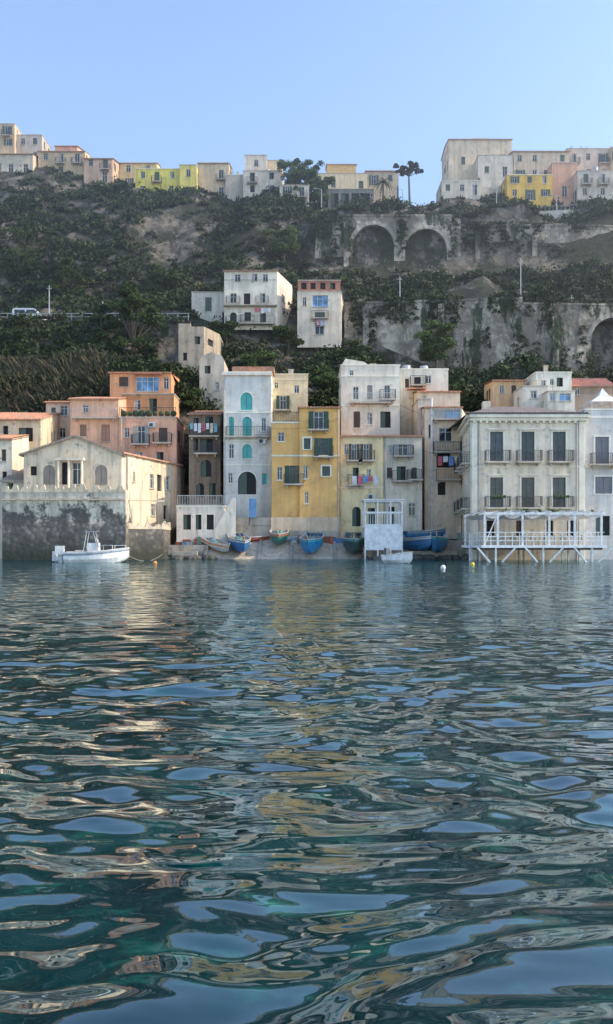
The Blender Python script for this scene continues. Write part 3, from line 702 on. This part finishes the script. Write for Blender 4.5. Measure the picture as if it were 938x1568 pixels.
building('glazed_roof_terrace',[(838,90),(880,90)],600,3,(.55,.55,.52),{0:[(842,850,602,614,'G'),(856,874,602,614,'G')]},'flat',4,cl=1).done()
B=Obj('garden_gazebo'); x=X(922,86);y=86; z=Z(622,86); t=B.part('canopy',paint((.7,.7,.72),.8)); 
for a,c in(((-1.8,-1.8),(1.8,-1.8)),((1.8,-1.8),(1.8,1.8)),((1.8,1.8),(-1.8,1.8)),((-1.8,1.8),(-1.8,-1.8))): t.quad((x+a[0],y+a[1],z+.2),(x+c[0],y+c[1],z+.2),(x+c[0]*.3,y+c[1]*.3,z+1.0),(x,y,z+1.9),(x+a[0]*.3,y+a[1]*.3,z+1.0))
for a in(-1.7,1.7):
    for c in(-1.7,1.7): B.part('posts',WFRAME).cyl((x+a,y+c,z-2.4),(x+a,y+c,z+.25),.05,None,6)
B.done()
SW=seawall((.62,.56,.45))
def terrace(name,chain,vt,vb=None,cren=True,depth=3):
    B=building(name,chain,vt,-1.5,SW,{},'flat',depth,coping=False,cl=0); f0=Z(vt,chain[0][1])
    p=B.part('parapet',plaster((.5,.45,.37),.8)); 
    for fr in B.frames[:len(chain)-1]:
        p.box(fr,0.0,fr.L-.001,-.25,.05,f0-.25,f0+.02)
        s=.1
        while s<fr.L-.7:
            w=R.uniform(.5,.8); h=R.uniform(.2,.55)
            q=[fr.P(s,.04,f0+.02),fr.P(s+w,.04,f0+.02),fr.P(s+w*.8,.04,f0+h),fr.P(s+w*.35,.04,f0+h*1.1)]
            r=[(a[0]-fr.n.x*.25,a[1]-fr.n.y*.25,a[2]) for a in q]
            p.quad(*q); p.quad(*r[::-1])
            for i in range(4): p.quad(q[i],q[(i+1)%4],r[(i+1)%4],r[i])
            s+=w+R.uniform(.15,.5)
    B.part('ledge',plaster((.45,.4,.33),.8)).box(B.frames[0],0,B.frames[0].L,.05,.22,Z(766,77),Z(766,77)+.14)
    return B.done()
terrace('sea_terrace',[(3,77),(192,77)],750)
terrace('sea_terrace',[(192.4,78.2),(250,80),(262,86)],806,depth=4)
B=building('seafront_villa',[(36,80.1),(186,80.1),(276,93)],694,0,(.58,.51,.41),{0:[(66,84,712,742,'Ca',(.32,.27,.22)),(94,106,708,742,'D'),(110,126,708,742,'W'),(145,164,712,742,'Ca',(.32,.27,.22)),(46,56,714,728,'D')],
  1:[(229,235,726,748,'W'),(240,247,727,752,'D'),(254,260,729,750,'W'),(203,207,722,738,'W'),(231,237,772,790,'W'),(250,256,774,795,'D')]},'none',6,dirt=.75)
f=B.frames[0]; zr=Z(668,80.1); W=B.part('walls',plaster((.58,.51,.41),.75)); su=f.su(115)
W.quad(f.P(0,0,B.z),f.P(f.L,0,B.z),f.P(su,0,zr))
T=B.part('tile_roof',tilem((.3,.25,.2)))
for a,b2 in((-.4,su),(f.L+.3,su)):
    za=B.z-.1
    q=[f.P(a,.35,za),f.P(b2,.35,zr+.1),f.P(b2,-13,zr+.1),f.P(a,-13,za)]; T.quad(*q); T.quad(*[(p[0],p[1],p[2]-.18) for p in q]); T.quad(q[0],q[1],(q[1][0],q[1][1],q[1][2]-.18),(q[0][0],q[0][1],q[0][2]-.18))
g=B.frames[1]; T2=B.part('wing_roof',tilem((.5,.27,.17)))
T2.box(g,-.1,g.L+.2,-.6,.3,B.z-.03,B.z+.12); T2.quad(g.P(0,-.6,B.z+.12),g.P(g.L,-.6,B.z+.12),g.P(g.L,-4,B.z+.9),g.P(0,-4,B.z+.9))
c=B.part('columns',plaster((.6,.56,.48),.5))
for u in(92,108,128): 
    s=f.su(u); c.cyl(f.P(s,.7,Z(748,80)),f.P(s,.7,Z(706,80)),.14,.12,8)
c.box(f,f.su(88),f.su(131),.003,.9,Z(706,80)+.001,Z(706,80)+.25); pipe(B,g,1.0,2,B.z-.1); B.done()
building('low_sea_house',[(3,80.8),(40,80.8)],736,0,(.45,.42,.37),{0:[(12,20,740,749,'D')]},'tile',5,dirt=.8,tcol=(.3,.25,.2),pitch=.3).done()
B=building('boat_house',[(270,85),(343,85)],776,.5,(.6,.58,.55),{0:[(280,292,788,811,'D'),(299,308,788,811,'D'),(316,327,788,811,'D',(.1,.2,.3))]},'flat',4,dirt=.6,cl=0,trim=WHITE)
f=B.frames[0]; balcony(B,f,.1,f.L-.1,B.z+.15,.02,paint((.6,.6,.58),.5)); B.done()
ST=plaster((.36,.34,.31),.7,'quay_stone')
Q=Obj('stone_quay'); q=Q.part('quay',ST)
q.wbox(X(250,83),X(318,83),83.2,87,-1.5,1.4); q.wbox(X(262,81),X(300,81),81.5,83.195,-1.5,.75)
q.wbox(X(556,84),X(722,84),84.2,90,-1.5,1.9); q.wbox(X(556,82),X(700,82),82.3,84.195,-1.5,.8)
q.wbox(X(340,86),X(420,86),86.5,89.3,-1,3.5); q.wbox(X(360,86),X(415,86),86.4,86.8,3.5,4.3)
q.wbox(X(418,85),X(520,85),85.4,88,-1,2.9)
for i in range(90):
    a=R.uniform(246,330) if i<35 else R.uniform(556,735); Y=R.uniform(80.5,82.5); r=R.uniform(.2,.65); 
    Q.part('rocks',stonem((.16,.15,.13),2)).sphere((X(a,Y),Y,.05),r,R.uniform(.8,1.3),1,R.uniform(.5,.8),7,5)
Q.done()
S=Obj('concrete_slipway'); s=S.part('ramp',plaster((.44,.4,.35),.6,'slipway_concrete'))
x0,x1=X(318,84),X(556,84)
ys=[(79.5,-.7),(82,.25),(85.5,1.9),(88,2.7)]
for i in range(3):
    (a,za),(b2,zb2)=ys[i],ys[i+1]; s.quad((x0,a,za),(x1,a,za),(x1,b2,zb2),(x0,b2,zb2))
s.quad((x0,79.5,-2),(x0,79.5,-.7),(x0,82,.25),(x0,85.5,1.9),(x0,88,2.7),(x0,88,-2)); s.quad((x1,79.5,-2),(x1,79.5,-.7),(x1,82,.25),(x1,85.5,1.9),(x1,88,2.7),(x1,88,-2))
k=S.part('kerb',ST)
for u in(318,398,446,512,554):
    xx=X(u,84)
    for i in range(3):
        (a,za),(b2,zb2)=ys[i],ys[i+1]; k.cyl((xx,a,za+.05),(xx,b2,zb2+.05),.18,None,4)
S.done()
def slipz(y):
    for i in range(3):
        (a,za),(b2,zb2)=ys[i],ys[i+1]
        if a<=y<=b2: return za+(zb2-za)*(y-a)/(b2-a)
    return 0
B=Obj('white_staircase'); w=B.part('steps',plaster((.62,.61,.58),.4))
for i in range(12):
    x=X(328,85)+i*.17; w.wbox(x,x+.171,85.2,86.3,1,2.0+i*.27)
w=B.part('parapet',plaster((.62,.6,.56),.5)); xs=X(328,85)
w.quad((xs,85.1,1.5),(xs+2.2,85.1,1.5),(xs+2.2,85.1,6.3),(xs+1.9,85.1,6.3),(xs,85.1,3.0)); w.quad((xs,85.1,3.0),(xs+1.9,85.1,6.3),(xs+1.9,84.9,6.3),(xs,84.9,3.0)); w.quad((xs,84.9,1.5),(xs+2.2,84.9,1.5),(xs+2.2,84.9,6.3),(xs+1.9,84.9,6.3),(xs,84.9,3.0)); w.quad((xs+2.2,84.9,1.5),(xs+2.2,85.1,1.5),(xs+2.2,85.1,6.3),(xs+2.2,84.9,6.3))
B.done()
# ------------------------------------------------------------ boats
def boat(name,x,y,z,yaw,L,W,H,col,trim=(.6,.6,.58),inn=(.3,.35,.4),pitch=0,extra=None,stripe=None):
    B=Obj(name); n=14; hull=B.part('hull',paint(col,.35,name='boat_paint'),True); ins=B.part('interior',paint(inn,.6)); g=B.part('gunwale',paint(trim,.5))
    def sec(t):
        w=W/2*max(.02,(1-max(0,(t-.45)/.55)**2.2))*(.8+.2*min(1,t*2.5)); zs=H*(.82+.4*t*t+.06*(1-t)**2); zk=H*.55*max(0,(t-.75)/.25)**2
        return w,zs,zk
    prev=None
    for i in range(n+1):
        t=i/n; w,zs,zk=sec(t); xx=(t-.5)*L+(.25*H*max(0,(t-.8)/.2))
        out=[(xx,-w,zs),(xx,-w*.93,zk+(zs-zk)*.45),(xx,-w*.6,zk+(zs-zk)*.12),(xx,0,zk),(xx,w*.6,zk+(zs-zk)*.12),(xx,w*.93,zk+(zs-zk)*.45),(xx,w,zs)]
        inn_=[(xx,-w*.9,zs-.01),(xx,-w*.7,zk+(zs-zk)*.35+.05),(xx,w*.7,zk+(zs-zk)*.35+.05),(xx,w*.9,zs-.01)]
        if prev:
            po,pi=prev
            for k in range(6): hull.quad(po[k],out[k],out[k+1],po[k+1])
            for k in range(3): ins.quad(pi[k],inn_[k],inn_[k+1],pi[k+1])
            for a,b2 in((0,0),(6,3)):
                g.cyl(po[a],out[a],.05,None,5,False); g.quad(po[a],out[a],inn_[b2],pi[b2])
        else: hull.quad(*out); ins.quad(*inn_)
        prev=(out,inn_)
    th=B.part('thwarts',paint((.35,.25,.15),.6))
    for t in(.2,.45,.68):
        w,zs,_=sec(t); xx=(t-.5)*L; th.wbox(xx-.13,xx+.13,-w*.88,w*.88,zs-.22,zs-.17)
    if stripe:
        sp=B.part('stripe',paint(stripe,.4)); 
        for i in range(n):
            for sg in(-1,1):
                q=[]
                for t in(i/n,(i+1)/n):
                    w,zs,zk=sec(t); xx=(t-.5)*L+(.25*H*max(0,(t-.8)/.2)); q.append((xx,sg*(w*1.0+.012),zs-.1)); q.append((xx,sg*(w*.975+.012),zs-.24))
                sp.quad(q[0],q[2],q[3],q[1])
    if extra: extra(B,L,W,H)
    B.done(); B.e.location=(x,y,z); B.e.rotation_euler=(0,pitch,yaw)
    return B
def fishing(B,L,W,H):
    B.part('stem_post',paint((.5,.4,.2),.6)).cyl((L*.5+.1,0,H*.9),(L*.5+.2,0,H*1.55),.07,.05,6)
    o=B.part('oars',paint((.4,.3,.18),.6)); 
    for s in(-.25,.25): o.cyl((-L*.35,s,H*.95),(L*.3,s*.6,H*1.0),.03,None,5)
    n=B.part('net_pile',paint((.08,.25,.28),.9)); n.sphere((-.6,0,H*.75),.45,1.4,1,.5)
D90=math.radians(-90)
def sb(u,Y,col,stripe,L=5,W=2.0,H=.95,dy=0,inn=(.3,.35,.4),name='fishing_boat'):
    boat(name,X(u,Y),Y,slipz(Y)+.12,D90+dy,L,W,H,col,trim=(.45,.45,.42),inn=inn,pitch=.24,extra=fishing,stripe=stripe)
sb(366,83.2,(.03,.14,.36),(.5,.5,.5),W=2.2,H=1.3,dy=.25); sb(427,84.8,(.03,.15,.12),(.5,.15,.1),W=1.9,H=1.2); sb(477,82.9,(.02,.2,.42),(.05,.4,.45),W=2.4,H=1.5,dy=-.15)
sb(541,82.8,(.03,.07,.07),(.08,.28,.28),W=2.3,H=1.6,dy=-.05); sb(330,83.4,(.5,.5,.48),(.6,.25,.12),W=1.8,dy=.6,H=.8)
boat('fishing_boat',X(634,83.4),83.4,.85,D90+.5,5,2.0,1.3,(.03,.13,.27),pitch=.05,extra=fishing,stripe=(.5,.5,.5))
boat('fishing_boat',X(670,82.6),82.6,.7,D90-.2,4.8,2.0,1.5,(.03,.15,.3),pitch=.1,extra=fishing,stripe=(.05,.35,.3))
boat('fishing_boat',X(650,85),85.4,1.95,.3,4.4,1.7,1.0,(.04,.2,.4),extra=fishing,stripe=(.4,.4,.4))
boat('rowing_boat',X(388,86),85.4,1.75,.2,3.2,1.2,.5,(.4,.1,.06)); boat('rowing_boat',X(448,86),85.3,1.7,.1,3.4,1.3,.55,(.25,.35,.4))
def motor(B,L,W,H):
    w=B.part('foredeck',paint((.7,.7,.68),.3)); w.quad((L*.08,-W*.44,H*.95),(L*.3,-W*.36,H*1.02),(L*.48,-.1,H*1.15),(L*.48,.1,H*1.15),(L*.3,W*.36,H*1.02),(L*.08,W*.44,H*.95))
    w.wbox(-.6,.3,-.4,.4,H*.5,H*1.55); w.wbox(-L*.45,-L*.33,-W*.36,W*.36,H*.5,H*.95)
    s=B.part('windscreen',glassm((.1,.13,.15))); s.quad((.32,-.5,H*1.3),(.32,.5,H*1.3),(.05,.45,H*2.0),(.05,-.45,H*2.0))
    f=B.part('t_top_frame',paint((.5,.5,.52),.3,.6)); ht=2.7
    for sg in(-.6,.6):
        f.cyl((-.9,sg,H*.8),(-.6,sg*.9,ht),.03,None,6); f.cyl((.35,sg,H*.9),(-.1,sg*.9,ht),.03,None,6); f.cyl((-.7,sg*.9,ht),(.1,sg*.9,ht),.03,None,6)
    f.cyl((-.6,-.54,ht),(-.6,.54,ht),.03,None,6); f.cyl((0,-.54,ht),(0,.54,ht),.03,None,6)
    r=B.part('bow_rail',paint((.6,.6,.6),.3,.8)); pts=[(L*.1,-W*.42),(L*.3,-W*.34),(L*.5,0),(L*.3,W*.34),(L*.1,W*.42)]
    for a,b2 in zip(pts,pts[1:]): r.cyl((a[0],a[1],H*1.35),(b2[0],b2[1],H*1.4),.02,None,5)
    for a in pts: r.cyl((a[0],a[1],H*1.0),(a[0],a[1],H*1.4),.02,None,5)
    m=B.part('outboard_motor',paint((.6,.6,.6),.35))
    m.wbox(-L*.5-.75,-L*.5-.1,-.3,.3,H*.75,H*1.35); m.wbox(-L*.5-.5,-L*.5-.2,-.12,.12,-.3,H*.75)
    c=B.part('cushions',paint((.55,.5,.42),.8)); c.wbox(-L*.32,-L*.2,-W*.3,W*.3,H*.7,H*1.05)
boat('motorboat',X(146,66),66,-.2,.08,4.8,1.9,1.15,(.75,.75,.73),trim=(.6,.6,.6),inn=(.55,.55,.52),extra=motor,stripe=(.25,.3,.35))
def ding(B,L,W,H):
    m=B.part('outboard_motor',paint((.08,.1,.12),.4)); m.wbox(-L*.5-.35,-L*.5-.02,-.15,.15,H*.7,H*1.6)
    B.part('gear',paint((.1,.3,.4),.8)).sphere((0,0,H*.9),.3,1.2,1,.7)
boat('dinghy',X(611,64),64,-.1,D90+.55,2.9,1.7,.8,(.75,.75,.73),extra=ding,inn=(.55,.55,.55))
B=Obj('inflatable_dinghy'); t=B.part('tube',paint((.6,.6,.58),.5),True); x=X(102,67)
pts=[(-.9,-.6),(.6,-.6),(1.1,-.3),(1.2,0),(1.1,.3),(.6,.6),(-.9,.6)]
for a,b2 in zip(pts,pts[1:]): t.cyl((x+a[0],67.5+a[1],.22),(x+b2[0],67.5+b2[1],.22),.24,None,10)
B.part('floor',paint((.3,.3,.3),.7)).wbox(x-.8,x+.8,67,68,.08,.12); B.part('outboard_motor',paint((.5,.5,.5),.4)).wbox(x-1.3,x-.95,67.3,67.7,.1,.9); B.done()
for u,Y,c in((723,58,(.6,.5,.05)),(678,50,(.7,.7,.68)),(237,62,(.6,.25,.05))):
    B=Obj('mooring_buoy'); b_=B.part('float',paint(c,.4),True); b_.sphere((X(u,Y),Y,.06),.16,n=14,m=10); B.part('ring',IRON).cyl((X(u,Y),Y,.2),(X(u,Y),Y,.32),.03,None,6); B.done()
B=Obj('mooring_rope'); r=B.part('rope',paint((.3,.28,.24),.9)); a=Vector((X(190,66),66,.8)); b_=Vector((X(255,82),82,.9)); pr=a
for i in range(1,13):
    t=i/12; p=a.lerp(b_,t)-Vector((0,0,1.1*4*t*(1-t)*.8)); r.cyl(pr,p,.02,None,4); pr=p
B.done()
# ------------------------------------------------------------ kiosk
B=Obj('white_timber_kiosk'); k=B.part('frame',paint((.75,.75,.74),.5)); x0,x1=X(557,81),X(615,81); y0,y1=80.2,82.8; zb=0; zt=Z(767,81)
m1=Z(805,81)
for x in(x0,(x0*2+x1)/3,(x0+2*x1)/3,x1-.12):
    for y in(y0,y1): k.wbox(x,x+.12,y,y+.12,zb-.5,zt)
for zz in(Z(786,81),m1,zt-.15): 
    for y in(y0-.02,y1+.02): k.wbox(x0-.05,x1+.05,y,y+.1,zz,zz+.13)
k.wbox(x0-.2,x1+.2,y0-.2,y1+.3,zt+.002,zt+.1)
k.wbox(x0+.02,x1-.02,y0+.02,y0+.08,.9,m1-.02); 
for i in range(16): k.wbox(x0+.12+i*.23,x0+.16+i*.23,y0+.03,y0+.07,m1+.13,Z(786,81))
B.part('deck',paint((.5,.48,.45),.7)).wbox(x0,x1,y0+.1,y1-.02,m1-.3,m1-.15)
B.done()
# ------------------------------------------------------------ pier pavilion
B=Obj('white_timber_pier'); k=B.part('frame',paint((.75,.75,.74),.55)); YF,YB=68.5,77.2; zf=1.4
xl,xr=X(740,YF),X(925,YF)
k.wbox(xl-.2,xr+.2,YF-.1,YB,zf-.22,zf)
B.part('under_beams',paint((.1,.09,.08),.8)).wbox(xl,xr,YF+.4,YB-.1,zf-.4,zf-.225)
for u in (742,762,800,841,880,921):
    x=X(u,YF)
    k.wbox(x-.08,x+.08,YF-.02,YF+.14,zf,Z(787,YF)); k.wbox(x-.08,x+.08,YB-.3,YB-.14,zf,Z(789,YF))
zt=Z(788,YF); k.wbox(xl,xr+.1,YF-.04,YF+.15,zt+.001,zt+.2); k.wbox(xl,xr+.1,YB-.32,YB-.12,zt+.001,zt+.2)
i=xl
while i<xr: k.wbox(i,i+.07,YF-.4,YB,zt+.203,zt+.3); i+=1.1
aw=B.part('canvas_awning',paint((.62,.62,.58),.85))
segs=6; ww=(xr-xl)/segs
for j in range(segs):
    for q in range(8):
        a=q/8;c=(q+1)/8; za=zt+.02-.35*math.sin(math.pi*a); zc=zt+.02-.35*math.sin(math.pi*c)
        for (ya,yb_) in((YF+.2,YB-.4),):
            aw.quad((xl+ww*(j+a),ya,za),(xl+ww*(j+c),ya,zc),(xl+ww*(j+c),yb_,zc+.1),(xl+ww*(j+a),yb_,za+.1))
for zz in(.35,.7,1.05): k.wbox(xl,xr,YF-.01,YF+.04,zf+zz,zf+zz+.07)
for zz in(.35,.7,1.05): k.wbox(xl-.01,xl+.05,YF+.05,YB,zf+zz,zf+zz+.07)
i=xl
while i<xr: k.wbox(i,i+.06,YF-.012,YF+.045,zf,zf+1.05) ; i+=.6
for c in(760,833,908):
    x=X(c,YF); k.cyl((x,YF+.3,-.6),(x-1.6,YF,zf-.2),.1,None,4); k.cyl((x,YF+.3,-.6),(x+1.6,YF,zf-.2),.1,None,4); k.cyl((x,YF+.3,-1),(x,YF+.3,zf-.2),.11,None,4)
    for yy in(72,75,76.8): k.cyl((x,yy,-1),(x,yy,zf-.2),.1,None,4)
xs=X(716,74); k.wbox(xs,xl-.21,72.5,76,zf-.25,zf-.05)
for xx in(xs,xs+.7,xl-.4):
    k.wbox(xx,xx+.1,72.5,72.6,-.8,zf+1.1)
for zz in(.35,.7,1.05): k.wbox(xs,xl,72.51,72.56,zf+zz,zf+zz+.06)
k.cyl((X(742,YF),YF,zf+.1),(X(762,YF),YF+.1,zt),.06,None,4); k.cyl((X(841,YF),YF-.02,zt),(X(841,YF)-.9,YF,zt+.9),.03,None,4)
pm=B.part('reed_roof',paint((.35,.36,.33),.9))
for i in range(40):
    a=R.uniform(xl,xr-1.5); y=R.uniform(YF-.2,YB-1); pm.cyl((a,y,zt+.32),(a+R.uniform(.8,2.2),y+R.uniform(-.4,.4),zt+.33+R.uniform(0,.05)),.03,None,4)
co,fc,t=leafcloud(np.array([[R.uniform(xl,xr),R.uniform(YF,YB),zt+.3] for _ in range(24)]),np.array([R.uniform(.25,.6) for _ in range(24)]),60,.1)
B.done(); npmesh('climbing_vine',co,fc,LT2,False,t,B.e)
tb=Obj('terrace_tables'); w=tb.part('tables',paint((.45,.42,.38),.6)); ch=tb.part('chairs',paint((.55,.53,.5),.6))
for i in range(5):
    x=xl+.9+i*1.8
    for y in(70.5,73.5): 
        w.wbox(x,x+.8,y,y+.8,zf+.72,zf+.76); w.wbox(x+.35,x+.45,y+.35,y+.45,zf,zf+.72)
        for s in(-.5,.95): ch.wbox(x+s,x+s+.4,y+.2,y+.6,zf+.42,zf+.46); ch.wbox(x+s,x+s+.04,y+.2,y+.6,zf+.46,zf+.9); ch.wbox(x+s+.02,x+s+.06,y+.22,y+.26,zf,zf+.42); ch.wbox(x+s+.34,x+s+.38,y+.5,y+.54,zf,zf+.42)
tb.done()
B=Obj('blue_notice_board'); B.part('board',paint((.15,.3,.5),.6)).wbox(X(381,86.2),X(392,86.2),86.2,86.26,4.3,6.3); B.part('legs',IRON).wbox(X(381,86.2),X(382,86.2),86.27,86.33,3.5,6.2); B.done()
B=Obj('fish_crates')
for i in range(40):
    u=R.choice([R.uniform(560,715),R.uniform(268,318),R.uniform(420,515)]); Y=R.uniform(84.6,85.2); zc=1.91 if u>550 else (1.41 if u<320 else slipz(Y)+.02)
    x=X(u,Y); c=R.choice([(.1,.25,.5),(.5,.5,.5),(.4,.12,.06),(.2,.3,.25),(.3,.25,.18)]); p=B.part('crate',paint(c,.7)); h=R.uniform(.25,.9); w_=R.uniform(.3,.9)
    p.wbox(x,x+w_,Y,Y+.5,zc,zc+h*.9); p.wbox(x-.03,x+w_+.03,Y-.03,Y+.53,zc+h*.9+.001,zc+h)
B.done()
B=Obj('overhead_cables'); c=B.part('cables',IRON)
for (u0,v0,Y0,u1,v1,Y1) in((343,640,88.7,290,655,90.6),(520,640,86,415,655,86),(646,690,86.6,720,680,79),(612,620,92,705,640,88),(75,438,123,-60,430,123),(157,463,123,75,438,123)):
    a=Vector((X(u0,Y0),Y0,Z(v0,Y0)));b_=Vector((X(u1,Y1),Y1,Z(v1,Y1)));pr=a
    for i in range(1,11):
        t=i/10;p=a.lerp(b_,t)-Vector((0,0,.5*4*t*(1-t)));c.cyl(pr,p,.018,None,4,False);pr=p
B.done()
# ------------------------------------------------------------ water
waves=[]
for i in range(110):
    lam=math.exp(NR.uniform(math.log(.24),math.log(1.7))); a=NR.normal()*.8+math.pi/2+.12
    sl=.0178*min(1.0,(lam/.7)**.7); waves.append((lam,a,sl*lam/(2*math.pi)*NR.uniform(.5,1.5),NR.uniform(0,6.28)))
na,nr=520,900
ang=np.linspace(math.radians(-58),math.radians(58),na); rad=1.0*np.exp(np.linspace(0,math.log(135),nr))
AA,RR=np.meshgrid(ang,rad); WX=np.sin(AA)*RR; WY=np.cos(AA)*RR
sp=RR*math.log(135)/nr; WZ=np.zeros_like(WX)
wx=WX+.3*np.sin(WY*.9+1)+.2*np.sin(WX*1.7+WY*.6); wy=WY+.3*np.sin(WX*.8+2)+.15*np.sin(WX*2.1-WY*1.3)
calm=1-.5*np.clip((WY-4)/10,0,1)
for lam,a,A,p in waves:
    k=np.clip((lam/sp-2.5)/3,0,1)*(calm if lam>.6 else 1-.25*np.clip((WY-4)/10,0,1)); WZ+=A*k*np.sin((wx*math.cos(a)+wy*math.sin(a))*2*math.pi/lam+p)
# added long swell, shaped so near water tilts to reflect the dark hill
WZ+=.18*np.cos((WY+.12*WX+.2)*2*math.pi/15.)*np.exp(-np.maximum(WY-8,0)/14)
m,nt,b=newmat('sea_water')
base=mix(nt,ramp(nt,noise(nt,.9,6,rough=.65),.42,.66),(.001,.018,.024),(.002,.046,.05))
base=mix(nt,ramp(nt,noise(nt,2.6,6,rough=.65,st=(1,1.8,1)),.56,.74),base,(.015,.13,.10))  # greener flecks: caustic glimmer painted into the water's base colour
nt.links.new(base,b.inputs['Base Color']); b.inputs['Roughness'].default_value=.6; b.inputs['Specular IOR Level'].default_value=0
gl=N(nt,'ShaderNodeBsdfGlossy'); gl.inputs['Roughness'].default_value=.025; gl.inputs['Color'].default_value=(.88,.97,1,1)
fr_=N(nt,'ShaderNodeFresnel'); fr_.inputs['IOR'].default_value=1.5
mu=N(nt,'ShaderNodeMath',operation='MULTIPLY',use_clamp=True); mu.inputs[1].default_value=2.0; nt.links.new(fr_.outputs[0],mu.inputs[0])
mn=N(nt,'ShaderNodeMath',operation='MINIMUM'); mn.inputs[1].default_value=.66; nt.links.new(mu.outputs[0],mn.inputs[0])
ms=N(nt,'ShaderNodeMixShader'); nt.links.new(mn.outputs[0],ms.inputs[0]); nt.links.new(b.outputs[0],ms.inputs[1]); nt.links.new(gl.outputs[0],ms.inputs[2])
nt.links.new(ms.outputs[0],nt.nodes['Material Output'].inputs['Surface'])
h1=noise(nt,1.3,2,rough=.5,st=(.7,1.9,1)); h2=noise(nt,.45,3,rough=.5,st=(.6,2.2,1))
ad=N(nt,'ShaderNodeMath',operation='MULTIPLY_ADD'); nt.links.new(h2,ad.inputs[0]); ad.inputs[1].default_value=1.6; nt.links.new(h1,ad.inputs[2])
bn=N(nt,'ShaderNodeBump'); bn.inputs['Strength'].default_value=.5; bn.inputs['Distance'].default_value=.075; nt.links.new(ad.outputs[0],bn.inputs['Height'])
for q in(gl,fr_,b): nt.links.new(bn.outputs[0],q.inputs['Normal'])
co=np.stack([WX,WY,WZ],-1).reshape(-1,3); a=(np.arange(nr-1)[:,None]*na+np.arange(na-1)[None]).reshape(-1)
npmesh('sea',co,np.stack([a,a+1,a+na+1,a+na],-1),m,True)
sb_=MB(); sb_.quad((-900,-900,-.4),(900,-900,-.4),(900,130,-.4),(-900,130,-.4)); mkobj('open_sea',sb_,m)
# ------------------------------------------------------------ haze
m=bpy.data.materials.new('haze_air'); m.use_nodes=True; nt=m.node_tree; nt.nodes.clear()
o_=N(nt,'ShaderNodeOutputMaterial'); v=N(nt,'ShaderNodeVolumeScatter'); v.inputs['Density'].default_value=.0022; v.inputs['Anisotropy'].default_value=.6; v.inputs['Color'].default_value=(.84,.92,1,1)
nt.links.new(v.outputs[0],o_.inputs['Volume'])
h=MB(); h.wbox(-180,180,96,230,-3,110); mkobj('hillside_haze',h,m)
# ------------------------------------------------------------ light, sky, camera
sd=Vector((.81,-.07,.54)).normalized()
w=bpy.data.worlds.new('World'); sc.world=w; w.use_nodes=True; nt=w.node_tree; bg=nt.nodes['Background']
sk=nt.nodes.new('ShaderNodeTexSky'); sk.sky_type='NISHITA'; sk.sun_disc=False; sk.sun_elevation=math.asin(sd.z); sk.sun_rotation=math.atan2(sd.x,sd.y)
sk.air_density=1.0; sk.dust_density=.8; sk.ozone_density=2.0
nt.links.new(sk.outputs[0],bg.inputs[0]); bg.inputs[1].default_value=.355
L=bpy.data.lights.new('sun','SUN'); L.energy=5; L.angle=math.radians(.5); L.color=(1,.85,.64)
lo=bpy.data.objects.new('sun',L); lo.rotation_euler=sd.to_track_quat('Z','Y').to_euler(); sc.collection.objects.link(lo)
cam=bpy.data.cameras.new('camera'); co_=bpy.data.objects.new('camera',cam); sc.collection.objects.link(co_)
cam.sensor_fit='VERTICAL'; cam.sensor_height=24; cam.lens=24*F/1568; cam.shift_y=(VH-784)/1568; cam.clip_end=3000; cam.clip_start=.05
co_.location=(0,0,HC); co_.rotation_euler=(math.radians(90),0,0); sc.camera=co_
sc.view_settings.view_transform='Standard'; sc.view_settings.look='None'; sc.view_settings.exposure=0
